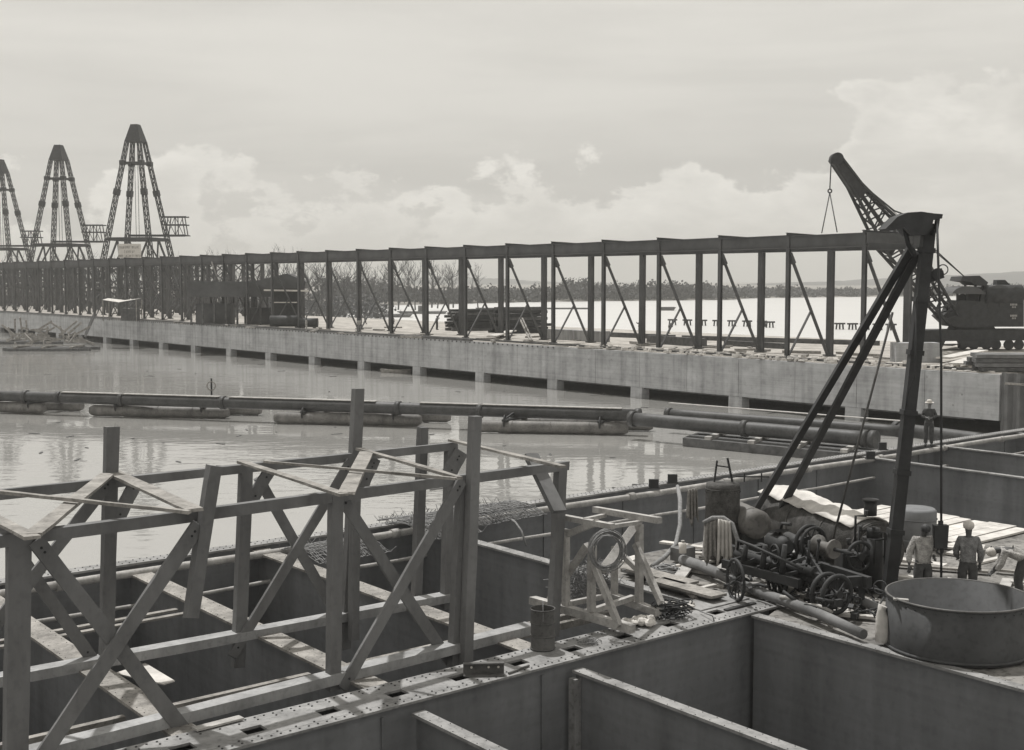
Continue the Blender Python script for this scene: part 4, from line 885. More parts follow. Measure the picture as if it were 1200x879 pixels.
# ================================================================== DERRICK on the deck
mb = Pz(1041, 700, 4); mt = Pd(1089, 262, mb.y*1.0)
DK = thing('derrick', mb, 'tall raking timber derrick mast with two stay legs standing on the deck', 'derrick')
k = MB(); n_ = 14
k.beam(mb, mt, .24, .24, up=Yv, w1=.23, h1=.23); 
for f in (.18, .34, .5, .66, .8, .93): c = mb.lerp(mt, f); d = (mt-mb).normalized(); k.beam(c-d*.05, c+d*.05, .3-.02*f, .3-.02*f, up=Yv)
k.build('mast', M['black'], DK)
for (x0, y0, x1, y1, Y0) in ((1068, 290, 878, 606, -1.0), (1075, 296, 905, 612, .4)):
    k = MB(); ft = Pz(x1, y1+4, 4.4); tp_ = Pd(x0, y0, mb.y+.2); k.beam(ft, tp_, .145, .15, up=Yv); k.build('stay_leg', M['black'], DK)
k = MB(); hp = [(1038, 268), (1044, 262), (1052, 254), (1064, 249), (1080, 248), (1094, 250), (1105, 251), (1104, 256), (1094, 258), (1092, 266), (1086, 275), (1068, 276), (1060, 266), (1046, 270)]
k.prism([Pd(x, y, mb.y-.3) for x, y in hp], (0, .6, 0)); k.build('head_block', M['black'], DK)
for i, pts in enumerate(([(1099, 254), (1097, 268), (1091, 276)], [(1060, 268), (1064, 286), (1072, 300)])):
    k = MB(); k.tube([Pd(x, y, mb.y-.1) for x, y in pts], .05, 6); k.build('head_strap', M['black'], DK)
k = MB(); k.beam(Pd(1078, 328, mb.y), Pd(1104, 320, mb.y), .14, .2); k.tube([Pd(1099, 321, mb.y-.12), Pd(1099, 321, mb.y+.12)], .12, 12); k.build('bracket', M['black'], DK)
k = MB(); k.ring(Pd(1105, 316, mb.y), Yv, .1, .012, 20, 5); k.build('guide_ring', M['black'], DK)
k = MB(); k.tube([Pd(1074, 350, mb.y-.3), Pd(1072, 440, mb.y-.3), Pd(1064, 462, mb.y-.25), Pd(1062, 476, mb.y-.2)], .018, 5); k.build('slack_rope', M['black'], DK)
rp = mb.y-.9
k = MB(); k.tube([Pd(1098, 258, rp+.6), Pd(1103, 420, rp), Pd(1103, 688, rp)], .024, 6); k.build('hoist_rope', M['black'], DK)
k = MB(); k.tube([Pd(1046, 366, rp+1), Pz(976, 632, 4.9)], .026, 6); k.build('luffing_rope', M['steel'], DK)
c = Pd(1102, 628, rp); k = MB(); k.hexa([c+V3((a*.12, b_*.08, -.24)) for a, b_ in ((-1, -1), (1, -1), (1, 1), (-1, 1))]+[c+V3((a*.14, b_*.08, .22)) for a, b_ in ((-1, -1), (1, -1), (1, 1), (-1, 1))]); k.beam(c+ZU*.2, c+ZU*.3, .08, .08); k.ring(c-ZU*.3, Yv, .06, .02, 12, 5); k.build('hook_block', M['black'], DK)
# ---- boilers, winch and junk
c = Pz(846, 655, 4); B1 = thing('upright_boiler', c, 'short upright boiler with flat domed top and small frame above', 'boiler')
bh = 10.5-(566-329)/1500*c.y-4
k = MB(); k.tube([c+ZU*.05, c+ZU*(bh-.12), c+ZU*(bh-.03), c+ZU*bh], [.40, .40, .38, .2], 26); 
for z in (.3, bh*.5, bh-.16): k.ring(c+ZU*z, ZU, .405, .015, 26, 5)
for i in range(26): a = i/26*6.283; k.ball(c+V3((.405*math.cos(a), .405*math.sin(a), bh-.22)), .016, .016, .016, 5, 3)
k.build('shell', M['rust'], B1)
k = MB(); t0 = c+ZU*bh
k.beam(t0+X*-.2, t0+V3((-.14, 0, .5)), .04, .05); k.beam(t0+X*.22, t0+V3((.1, 0, .56)), .04, .05); k.beam(t0+V3((-.16, 0, .38)), t0+V3((.14, 0, .34)), .025, .03); k.beam(t0+V3((.3, 0, .12)), t0+V3((1.1, .1, .1)), .03, .03); k.beam(t0+X*.5, t0+V3((.5, 0, .2)), .03, .03); k.beam(t0+X*.9, t0+V3((.9, 0, .2)), .03, .03); k.build('top_frame', M['black'], B1)
k = MB(); p, q = Pz(857, 601, 4.95), Pz(888, 615, 4.9)
B2 = thing('horizontal_tank', (p+q)/2-ZU*1.3, 'scaly rounded horizontal tank beside the upright boiler', 'tank'); d = (q-p).normalized(); nrm = V3((-d.y, d.x, 0)); k.tube([p-d*.08, p, q, q+d*.08], [.2, .34, .34, .2], 24); k.build('shell', M['pont'], B2)
for f in (.15, .85): k = MB(); k.beam(p.lerp(q, f)-ZU*.95, p.lerp(q, f)-ZU*.25, .5, .12, up=d); k.build('saddle', M['black'], B2)
# big covered boiler
p, q = Pz(914, 600, 4.62), Pz(1030, 646, 4.62); d = (q-p).normalized(); nrm = V3((-d.y, d.x, 0)); r = .62
B3 = thing('covered_boiler', (p+q)/2-ZU*.62, 'large horizontal locomotive-type boiler under a pale canvas sheet', 'boiler')
k = MB(); k.tube([p, q], r, 34); 
for f in (.02, .33, .66, .98): k.tube([p.lerp(q, f)-d*.03, p.lerp(q, f)+d*.03], r*1.02, 34)
k.tube([q, q+d*.05], r*.9, 34); k.build('shell', M['rust'], B3)
for f in (.15, .8): k = MB(); k.beam(p.lerp(q, f)-nrm*.5-ZU*.48, p.lerp(q, f)+nrm*.5-ZU*.48, .18, .25); k.build('saddle', M['timberd'], B3)
k = MB(); c = q-d*.4+ZU*(r+.1); k.tube([c, c+ZU*.32], .14, 14); k.tube([c+ZU*.32, c+ZU*.36], .18, 14); k.build('steam_dome', M['black'], B3)
k = MB(); vs_ = []; nn_, na = 26, 13; r_ = random.Random(2)
for i in range(nn_+1):
    f = -.05+.97*i/nn_
    for j in range(na+1):
        a = -.8+1.8*j/na; rr = r+.035+.03*math.sin(f*34+a*2)+.02*r_.random()+(.05 if abs(i-9) < 2 else 0)
        lo = .0
        if j in (0, na): rr += .03+.03*math.sin(i*1.9)
        pt_ = p.lerp(q, f)+nrm*math.sin(a)*rr+ZU*math.cos(a)*rr; vs_.append(pt_)
k.add(vs_, [(i*(na+1)+j, i*(na+1)+j+1, (i+1)*(na+1)+j+1, (i+1)*(na+1)+j) for i in range(nn_) for j in range(na)], 0, True)
tarp = k.build('tarpaulin', M['canvas'], label='pale wrinkled tarpaulin draped along the top of the large boiler', cat='tarpaulin')
md = tarp.modifiers.new('thick', 'SOLIDIFY'); md.thickness = .02
# hoisting engine
def spoked(c, ax, R0, rim, ns, nm, par, m='black', hub=.08):
    k = MB(); ax = V3(ax).normalized(); k.ring(c, ax, R0, rim, 34, 6); x = ax.cross(ZU).normalized(); y = ax.cross(x)
    for i in range(ns): a = 6.283*i/ns; k.tube([c, c+(x*math.cos(a)+y*math.sin(a))*R0], rim*.45, 5, caps=False)
    k.tube([c-ax*.1, c+ax*.1], hub, 12); return k.build(nm, M[m], par)
ec = Pz(950, 688, 4); HE = thing('hoisting_engine', ec, 'steam hoisting engine with spoked gear wheels and rope drum on the deck', 'winch')
E1 = lambda x, y, dz: Pz(x, y+ dz*0, 4+dz)
axd = (Pz(985, 650, 5)-Pz(955, 642, 5)).normalized()
fw = Pz(948, 636, 5.0); spoked(fw, axd, .36, .045, 6, 'flywheel', HE); spoked(fw+axd*.14, axd, .34, .035, 6, 'flywheel', HE)
k = MB(); a = fw+axd*.25; k.tube([a, a+axd*.05, a+axd*.1, a+axd*.42, a+axd*.47, a+axd*.52], [.22, .22, .11, .11, .2, .2], 18); k.build('rope_drum', M['pont'], HE)
k = MB(); k.tube([fw-axd*.6, fw+axd*1.3], .04, 8); k.build('shaft', M['black'], HE)
gw = Pz(968, 694, 4.42); spoked(gw, axd, .36, .05, 8, 'gear_wheel', HE); spoked(gw+axd*.3+ZU*.02, axd, .36, .05, 8, 'gear_wheel', HE)
rn = random.Random(77)
k = MB(); va = Pz(872, 648, 4.5); vb_ = Pz(1000, 690, 4.5)
for off in (-.35, .35):
    k.beam(va+nrm*off+ZU*.1, vb_+nrm*off+ZU*.1, .12, .22)
for f in (.05, .35, .6, .95): k.beam(va.lerp(vb_, f)-nrm*.4+ZU*.1, va.lerp(vb_, f)+nrm*.4+ZU*.1, .12, .2)
k.build('bed_frame', M['black'], HE)
for f in (.08, .5, .93):
    for off in (-.35, .35):
        k = MB(); c = va.lerp(vb_, f)+nrm*off; k.beam(c, V3((c.x+.05, c.y, 3.93)), .1, .1); k.build('leg', M['black'], HE)
k = MB(); c = va.lerp(vb_, .35)+ZU*.45; k.tube([c-d*.45, c-d*.35, c+d*.3, c+d*.4], [.13, .2, .2, .13], 16); k.tube([c+nrm*.4-d*.45, c+nrm*.4+d*.3], .15, 14); k.build('cylinder', M['black'], HE)
k = MB(); c = va.lerp(vb_, .35)+ZU*.45; k.beam(c+d*.35, fw+ZU*.1, .06, .1); k.beam(c+nrm*.4+d*.3, gw+ZU*.2, .05, .08); k.tube([c+ZU*.2, c+ZU*.45+d*.1, c+ZU*.5+d*.5], .035, 6); k.beam(c-d*.2+ZU*.22, c+d*.1+ZU*.3, .3, .05); k.build('connecting_rod', M['black'], HE)
k = MB(); c = va.lerp(vb_, .62)
for i in range(4): k.beam(c+d*i*.28-nrm*.3, fw+d*(i*.15-.2)-ZU*.1*i, .07, .12)
k.tube([c+ZU*.1, c+ZU*.7], .03, 6); k.tube([c+d*.3+ZU*.1, c+d*.42+ZU*.75], .025, 6); k.ball(c+d*.42+ZU*.78, .045, .045, .045, 8, 5); k.build('lever', M['black'], HE)
# front carriage with spoked wheels under the cloth
CW = thing('spoked_cart', Pz(880, 690, 4), 'dark iron cart chassis on large spoked wheels under the hanging cloths', 'cart')
for x, y, r0 in ((862, 668, .42), (913, 663, .38)):
    c = Pz(x, y+12, 4+r0); spoked(c, nrm, r0, .035, 12, 'wheel', CW)
    spoked(c+nrm*.9, nrm, r0, .035, 12, 'wheel', CW)
k = MB(); a = Pz(850, 660, 4.5); b_ = Pz(940, 684, 4.5); 
for off in (-.05, .6): k.beam(a+nrm*off, b_+nrm*off, .1, .18)
k.beam(a.lerp(b_, .1), a.lerp(b_, .1)+nrm*.6, .1, .1); k.beam(a.lerp(b_, .8), a.lerp(b_, .8)+nrm*.6, .1, .1); k.tube([a+ZU*.2+nrm*.25, b_+ZU*.2+nrm*.25], .09, 12); k.tube([a+ZU*.1+nrm*.25, a+ZU*.5+d*.1+nrm*.25, a+ZU*.55+d*.9+nrm*.2, b_+ZU*.3], .03, 6)
for i in range(5): k.beam(a.lerp(b_, .1+.18*i)-nrm*.05+ZU*.1, a.lerp(b_, .16+.18*i)+nrm*.6+ZU*(.25+.12*(i % 2)), .05, .07)
for i in range(3): k.tube([a.lerp(b_, .25+.25*i)+ZU*.1, a.lerp(b_, .28+.25*i)+ZU*(.5+.1*i)], [.07, .05], 8)
k.ring(a.lerp(b_, .6)+ZU*.42+nrm*.1, nrm, .2, .025, 20, 5)
k.build('chassis', M['black'], CW)
# machinery block right of the big boiler
MC = thing('pump_engine', Pz(1022, 690, 4), 'small dark vertical pump engine at the foot of the derrick mast', 'engine')
c = Pz(1022, 690, 4); k = MB(); k.tube([c, c+ZU*1.1], .22, 16); k.tube([c+ZU*1.1, c+ZU*1.3, c+ZU*1.32], [.14, .14, .05], 14); box3(k, c-X*.5, X, Yv, .4, .5, .8); k.build('body', M['black'], MC)
spoked(c+V3((-.35, -.25, .75)), V3((.4, -1, 0)), .3, .04, 6, 'flywheel', MC)
for i in range(9):
    k = MB(); a = c+V3((rn.uniform(-.4, .3), rn.uniform(-.25, .2), rn.uniform(.3, .9))); b_ = a+V3((rn.uniform(-.3, .4), 0, rn.uniform(.2, .8))); k.tube([a, V3((a.x, a.y, b_.z)), b_, b_+ZU*.12], [.028, .028, .028, .05], 7); k.build('pipe', M['black'], MC)
c = Pz(1072, 640, 4); k = MB(); k.tube([c, c+ZU*.9, c+ZU*.95], [.5, .5, .45], 20); 
for z in (.2, .7): k.ring(c+ZU*z, ZU, .505, .02, 24, 5)
k.build('round_tank', M['hull'], label='squat round tank behind the bareheaded man by the tub', cat='tank')
# long poles lying across the machinery deck
for a, b_, r, z, lb, m in (((800, 656), (1012, 742), .11, 4.12, 'long thick round pole lying nearest along the deck edge', 'timber'), ((872, 656), (1040, 716), .1, 4.14, 'second long round pole lying behind the nearest one', 'timber'), ((760, 668), (815, 700), .06, 4.05, 'short pole at the hose end', 'timberm'), ((915, 700), (975, 716), .04, 4.2, 'thin bent pipe between the poles', 'timberl')):
    k = MB(); p, q = Pz(*a, z), Pz(*b_, z); k.tube([p.lerp(q, i/8)+ZU*.03*math.sin(i*1.3) for i in range(9)], [r*(1.1-.03*i) for i in range(9)], 12); k.build('round_pole', M[m], label=lb, cat='pole')
k = MB(); rn = random.Random(52)
for i in range(120):
    f = rn.random(); p = Pz(850+180*f+rn.uniform(-15, 15), 672+40*f+rn.uniform(-22, 14), 3.95+rn.random()*.45); dd = V3((rn.gauss(0, 1), rn.gauss(0, 1), rn.gauss(0, .5))).normalized(); ln = rn.uniform(.1, .55)
    if rn.random() < .6: k.tube([p-dd*ln*.5, p+ZU*rn.uniform(-.03, .05), p+dd*ln*.5], rn.uniform(.012, .04), 6)
    elif rn.random() < .5: k.beam(p-dd*ln*.3, p+dd*ln*.3, rn.uniform(.05, .18), rn.uniform(.03, .15))
    else: k.ring(p, dd, rn.uniform(.05, .16), .015, 14, 4)
k.build('iron_scrap', M['black'], label='dark jumble of fittings, pipes and chain among the hoisting machinery', cat='scrap', kind='stuff')
# planks strewn on the deck
rn = random.Random(19)
for i in range(90):
    u = rn.uniform(-.4, 7.5); v = rn.uniform(-4.6, 5.0)
    if (u-3.4)**2+(v+3.3)**2 < 3: continue
    p = ct(u, v, 3.94+rn.random()*.1); an = rn.choice((-37, 50, 20, -60))+rn.uniform(-15, 15); dd = hd(math.radians(an)); ln = rn.uniform(.4, 2.2)
    if u-ln/2 < -.7: ln = .5
    k = MB(); k.beam(p-dd*ln/2, p+dd*ln/2, rn.uniform(.1, .3), .05); k.build('loose_plank', M[rn.choice(('timberl', 'canvas', 'timberm', 'canvas'))], label='loose plank lying among others on the machinery deck', cat='plank', group='planks strewn about the machinery deck')
for i, (x, y, lb) in enumerate(((800, 690, 'plank stack at the left of the deck beside the girder end'), (770, 676, 'lower plank stack beside the hose end'))):
    S = thing('plank_stack', Pz(x, y, 3.95), lb, 'planks')
    for r0 in range(3):
        k = MB(); p = Pz(x, y, 4.0+r0*.07); k.beam(p-W*.9+U*r0*.07, p+W*.9+U*r0*.07, .45, .055); k.build('plank', M['timber' if r0 < 2 else 'timberm'], S)
ropes(780, 668, 10, .3, 'rope', 'pale coils of rope and hose lying on the planks', .02, cat='rope', hgt=.06)
k = MB(); k.tube([Pz(794, 570, 4.6+0*1), Pd(797, 585, 31.5), Pd(797, 615, 30.8), Pd(792, 638, 30.0), Pz(780, 652, 4.15), Pz(764, 664, 4.06)], .055, 8); k.build('hose', M['rope'], label='thick hose hanging from the wall pipes down to the deck', cat='hose')
k = MB(); k.tube([Pz(596, 607, 4.0), Pd(604, 612, 33.5), Pd(611, 622, 33.3), Pd(617, 640, 33.1)], .03, 6); k.build('hose', M['rope'], label='short pale hose curling down inside the outer wall at centre', cat='hose')
# hanging cloths
def cloth(pts_top, drop, Y, lb, seed, m='cloth'):
    r_ = random.Random(seed); k = MB(); n_ = 14; nz = 9; vs_ = []
    (xa, ya), (xb, yb) = pts_top
    for j in range(nz+1):
        f = j/nz
        for i in range(n_+1):
            g_ = i/n_; x = xa+(xb-xa)*g_; sp_ = 1+.25*f; x = (xa+xb)/2+(x-(xa+xb)/2)*sp_; y = ya+(yb-ya)*g_+drop*f*(1-.25*abs(math.sin(g_*5+seed)))
            p = Pd(x, y, Y); vs_.append(p+Yv*(.07*math.sin(g_*22+seed)*(.3+f)+r_.uniform(-.01, .01)))
    k.add(vs_, [(j*(n_+1)+i, j*(n_+1)+i+1, (j+1)*(n_+1)+i+1, (j+1)*(n_+1)+i) for j in range(nz) for i in range(n_)], 0, True)
    o = k.build('hanging_cloth', M[m], label=lb, cat='cloth'); md = o.modifiers.new('t', 'SOLIDIFY'); md.thickness = .015
cloth(((806, 574), (817, 571)), 44, 30.3, 'pale sacking hung on the outer wall left of the upright boiler', 1)
cloth(((826, 614), (842, 608)), 52, 27.5, 'grey striped cloth hanging at the left of the spoked cart', 2)
cloth(((842, 608), (856, 611)), 56, 27.4, 'paler cloth hanging beside the grey one on the spoked cart', 3, 'canvas')
k = MB(); k.tube([Pd(824, 613, 27.5), Pd(835, 607, 27.5), Pd(848, 607, 27.5), Pd(858, 614, 27.4), Pd(864, 632, 27.3), Pd(864, 660, 27.2)], .05, 8); k.build('hose', M['rope'], label='bent hose arching over the cloths on the spoked cart', cat='hose')
c = Pz(800, 656, 4.0); T = thing('tool_box', c, 'small open wooden box left of the hanging cloths', 'box'); k = MB(); box3(k, c, U, W, .5, .35, .3); k.build('body', M['timber'], T)
c = Pz(800, 648, 4.31); T = thing('white_can', c, 'small white can standing on the open wooden box', 'can'); k = MB(); k.tube([c, c+ZU*.22, c+ZU*.25], [.085, .085, .03], 14); k.build('can_body', M['white'], T); k = MB(); k.tube([c+ZU*.25, c+ZU*.29], .04, 10); k.build('cap', M['timberl'], T)
c = Pz(916, 668, 4.0); k = MB(); box3(k, c, U, W, .8, .6, .45); k.build('concrete_block', M['concdark'], label='grey block on the deck below the spoked cart', cat='block')
c = Pz(1034, 752, 4.0); k = MB(); r_ = random.Random(3); k.tube([c, c+ZU*.2+X*.02, c+ZU*.45, c+ZU*.58+X*-.03, c+ZU*.66], [.13, .15, .13, .07, .09], 12); k.build('cement_sack', M['canvas'], label='pale tied sack standing against the left side of the big tub', cat='sack')
# square blocks standing on the outer wall coaming
for i, (x, y) in enumerate(((766, 572), (788, 566), (1020, 538), (1034, 527))):
    c = Pz(x, y, 4.06); k = MB(); k.beam(c, c+ZU*.28, .3, .12, up=Yv); k.beam(c, c+ZU*.03, .36, .22, up=Yv); k.build('mooring_lug', M['black'], label='small square dark lug on the wall, %s' % ('left of the pair behind the hose', 'right of the pair behind the hose', 'left of the pair before the thick pipe end', 'right of the pair before the thick pipe end')[i], cat='lug')
# ================================================================== TUB
tc_ = Pz(1123, 764, 4.0); tc_ = V3((tc_.x, tc_.y, 4.0)); tr = 1.3
tc_ = Pd(1123, 697, 22.55); rz_ = tc_.z; tc_.z = 3.94; tr = 1.245
TB = thing('steel_tub', tc_, 'very large round open steel tub on the deck at the lower right', 'tub')
k = MB(); hgt_ = rz_-3.94; n_ = 64; vs_ = []
for r0, z in ((tr, 0), (tr, hgt_), (tr-.025, hgt_), (tr-.025, .05)):
    for i in range(n_): a = 6.283185*i/n_; vs_.append(tc_+V3((math.cos(a)*r0, math.sin(a)*r0, z+.0)))
k.add(vs_, [(j*n_+i, j*n_+(i+1) % n_, (j+1)*n_+(i+1) % n_, (j+1)*n_+i) for j in range(3) for i in range(n_)]+[tuple(3*n_+i for i in range(n_))], 0, True); k.build('shell', M['tub'], TB)
k = MB(); k.ring(tc_+ZU*hgt_, ZU, tr, .022, 72, 6); k.build('rim', M['steel'], TB); k = MB(); k.ring(tc_+ZU*.05, ZU, tr+.01, .03, 72, 6); 
for i in range(40): a = 6.283*i/40; k.ball(tc_+V3((math.cos(a)*(tr+.005), math.sin(a)*(tr+.005), hgt_-.08)), .014, .014, .014, 6, 3)
k.build('base_band', M['tub'], TB)
k = MB(); k.beam(tc_+V3((-1.25, -.3, hgt_)), tc_+V3((-1.0, -.35, hgt_-.01)), .1, .03); k.build('lifting_lug', M['timberl'], TB)
# pale debris at the bottom of the right-hand cell
k = MB(); rn = random.Random(6)
for i in range(14): c = Pz(rn.uniform(905, 945), rn.uniform(842, 866), 1.0); an = rn.uniform(0, 3); dd = hd(an); c.z = ZB+.03; box3(k, c, dd, V3((-dd.y, dd.x, 0)), rn.uniform(.1, .5), rn.uniform(.05, .2), .05)
k.build('bottom_debris', M['canvas'], label='pale scraps lying on the bottom of the right-hand cell', cat='debris', kind='stuff')
# ================================================================== PEOPLE
def skin_mesh(verts, edges, radii, sub=2, root=0):
    me = bpy.data.meshes.new('t'); me.from_pydata([tuple(v) for v in verts], edges, []); o = bpy.data.objects.new('t', me); COL.objects.link(o)
    o.modifiers.new('s', 'SKIN'); 
    for i, r in enumerate(radii):
        q = me.skin_vertices[0].data[i]; q.radius = r if isinstance(r, tuple) else (r, r); q.use_root = (i == root)
    m2 = o.modifiers.new('ss', 'SUBSURF'); m2.levels = sub; m2.render_levels = sub
    dg = bpy.context.evaluated_depsgraph_get(); dg.update(); em = bpy.data.meshes.new_from_object(o.evaluated_get(dg)); bpy.data.objects.remove(o)
    vs_ = [v.co.copy() for v in em.vertices]; fs = [tuple(p.vertices) for p in em.polygons]; bpy.data.meshes.remove(em); return vs_, fs
def person(loc, face, H, joints, label, shirt='shirt', trous='trous', skin='skin', hat=None, sub=2, hands=True, group=None, holds=None):
    """joints: dict of local coordinates (x right of body, y forward, z up) in units of a 1.75 m man"""
    f = hd(face); rgt = V3((f.y, -f.x, 0)); S_ = H/1.75
    def g3(p): return V3(loc)+(rgt*p[0]+f*p[1]+ZU*p[2])*S_
    J = dict(pel=(0, 0, .95), bel=(0, .01, 1.08), che=(0, .01, 1.30), nek=(0, .0, 1.47), hdb=(0, .02, 1.56), hdc=(0, .035, 1.64), hdt=(0, .03, 1.71),
      shl=(-.165, 0, 1.40), ell=(-.215, -.03, 1.12), wrl=(-.215, .08, .87), shr=(.165, 0, 1.40), elr=(.215, -.03, 1.12), wrr=(.215, .08, .87),
      hil=(-.105, 0, .92), knl=(-.10, .03, .50), anl=(-.11, -.01, .09), tol=(-.12, .15, .03), hir=(.105, 0, .92), knr=(.10, .03, .50), anr=(.11, -.01, .09), tor=(.12, .15, .03))
    J.update(joints)
    nm = list(J); ix = {n__: i for i, n__ in enumerate(nm)}
    R_ = dict(pel=(.135, .10), bel=(.12, .09), che=(.12, .085), nek=.055, hdb=.07, hdc=.085, hdt=.06, shl=.065, ell=.045, wrl=.03, shr=.065, elr=.045, wrr=.03, hil=.09, knl=.058, anl=.04, tol=.035, hir=.09, knr=.058, anr=.04, tor=.035)
    E_ = [('pel', 'bel'), ('bel', 'che'), ('che', 'nek'), ('nek', 'hdb'), ('hdb', 'hdc'), ('hdc', 'hdt'), ('che', 'shl'), ('shl', 'ell'), ('ell', 'wrl'), ('che', 'shr'), ('shr', 'elr'), ('elr', 'wrr'), ('pel', 'hil'), ('hil', 'knl'), ('knl', 'anl'), ('anl', 'tol'), ('pel', 'hir'), ('hir', 'knr'), ('knr', 'anr'), ('anr', 'tor')]
    def sc_(r): return tuple(x*S_ for x in r) if isinstance(r, tuple) else r*S_
    P_ = thing('person', loc, label, 'person', group)
    b_, fs = skin_mesh([g3(J[n__]) for n__ in nm], [(ix[a], ix[c]) for a, c in E_], [sc_(R_[n__]) for n__ in nm], sub)
    k = MB(); k.add(b_, fs, 0, True)
    hc = g3(J['hdc']); fd = (f+ZU*(-.0)).normalized(); upd = (g3(J['hdt'])-g3(J['hdb'])).normalized(); fd = (f-upd*f.dot(upd)).normalized(); rd = fd.cross(upd)
    if hands:
        k.beam(hc+fd*.085*S_+upd*.02*S_, hc+fd*.115*S_-upd*.02*S_, .012*S_, .012*S_, w1=.03*S_, h1=.02*S_)     # nose
        for e in (-1, 1): k.ball(hc+rd*e*.09*S_, .014*S_, .02*S_, .03*S_, 6, 5); k.ball(hc+fd*.08*S_+rd*e*.032*S_+upd*.018*S_, .013*S_, .01*S_, .009*S_, 6, 4, 2)
        k.beam(hc+fd*.087*S_-upd*.045*S_-rd*.022*S_, hc+fd*.087*S_-upd*.045*S_+rd*.022*S_, .01*S_, .01*S_)
        for sd, el_, wr in ((-1, 'ell', 'wrl'), (1, 'elr', 'wrr')):
            w0 = g3(J[wr]); dr = (w0-g3(J[el_])).normalized(); side = dr.cross(f*sd+ZU*.2).normalized(); oth = dr.cross(side)
            hv, he, hr = [w0-dr*.02*S_, w0+dr*.05*S_, w0+dr*.09*S_], [(0, 1), (1, 2)], [.026*S_, (.036*S_, .022*S_), (.036*S_, .018*S_)]
            q1, q2 = skin_mesh(hv, he, hr, 1); k.add(q1, q2, 0, True)
            for j, ln in enumerate((.062, .072, .068, .052)):
                b0 = w0+dr*.085*S_+side*(j-1.5)*.019*S_; k.tube([b0, b0+dr*ln*.5*S_+oth*.008*S_, b0+dr*ln*.8*S_+oth*.025*S_, b0+dr*ln*S_+oth*.045*S_], [.010*S_, .0095*S_, .009*S_, .006*S_], 6)
            b0 = w0+dr*.03*S_-side*.03*S_; k.tube([b0, b0-side*.025*S_+dr*.025*S_, b0-side*.03*S_+dr*.06*S_+oth*.01*S_], [.013*S_, .012*S_, .008*S_], 6)
    k.build('body', [M[skin], M['white'], M['black']], P_)
    sj = ['bel', 'che', 'nek', 'shl', 'ell', 'wrl', 'shr', 'elr', 'wrr', 'pel']; si = {n__: i for i, n__ in enumerate(sj)}
    JJ = dict(J); JJ['nek'] = tuple(V3(J['che']).lerp(V3(J['nek']), .72))
    for a, c in (('ell', 'wrl'), ('elr', 'wrr')): JJ[c] = tuple(V3(J[a]).lerp(V3(J[c]), .86))
    SR = dict(pel=(.168, .135), bel=(.162, .13), che=(.16, .125), nek=.085, shl=.08, ell=.07, wrl=.055, shr=.08, elr=.07, wrr=.055)
    q1, q2 = skin_mesh([g3(JJ[n__]) for n__ in sj], [(si[a], si[c]) for a, c in (('pel', 'bel'), ('bel', 'che'), ('che', 'nek'), ('che', 'shl'), ('shl', 'ell'), ('ell', 'wrl'), ('che', 'shr'), ('shr', 'elr'), ('elr', 'wrr'))], [sc_(SR[n__]) for n__ in sj], sub)
    r_ = random.Random(int(abs(loc[0])*100)); q1 = [v+V3((r_.uniform(-1, 1), r_.uniform(-1, 1), r_.uniform(-1, 1)))*.006*S_ for v in q1]
    k = MB(); k.add(q1, q2, 0, True); k.build('shirt', M[shirt], P_)
    sj = ['pel', 'hil', 'knl', 'anl', 'hir', 'knr', 'anr', 'bel']; si = {n__: i for i, n__ in enumerate(sj)}; JJ = dict(J); JJ['bel'] = tuple(V3(J['pel']).lerp(V3(J['bel']), .6))
    SR = dict(pel=(.175, .14), hil=.128, knl=.085, anl=.075, hir=.128, knr=.085, anr=.075, bel=(.165, .135))
    q1, q2 = skin_mesh([g3(JJ[n__]) for n__ in sj], [(si[a], si[c]) for a, c in (('pel', 'hil'), ('hil', 'knl'), ('knl', 'anl'), ('pel', 'hir'), ('hir', 'knr'), ('knr', 'anr'), ('pel', 'bel'))], [sc_(SR[n__]) for n__ in sj], sub)
    k = MB(); k.add(q1, q2, 0, True); k.build('trousers', M[trous], P_)
    k = MB()
    for an_, to_ in (('anl', 'tol'), ('anr', 'tor')): a, c = g3(J[an_]), g3(J[to_]); k.tube([a-(c-a)*.35-ZU*.04*S_, a-ZU*.03*S_, c, c+(c-a)*.15], [.045*S_, .055*S_, .045*S_, .02*S_], 8)
    k.build('boots', M['black'], P_)
    tp_ = g3(J['hdt'])
    if hat == 'brim':
        k = MB(); c = hc+upd*.045*S_; k.tube([c, c+upd*.012*S_], .17*S_, 18); k.tube([c+upd*.01*S_, c+upd*.07*S_, c+upd*.11*S_, c+upd*.12*S_], [.1*S_, .095*S_, .08*S_, .03*S_], 16); k.build('hat', M['felt'], P_)
    elif hat == 'cap':
        k = MB(); c = hc+upd*.03*S_; k.ball(c, .112*S_, .118*S_, .1*S_, 12, 8, rough=.06); k.build('cap', M['felt'], P_)
    else:
        k = MB(); k.ball(hc+upd*.022*S_-fd*.012*S_, .098*S_, .104*S_, .092*S_, 12, 8); k.build('hair', M['black'], P_)
    return P_
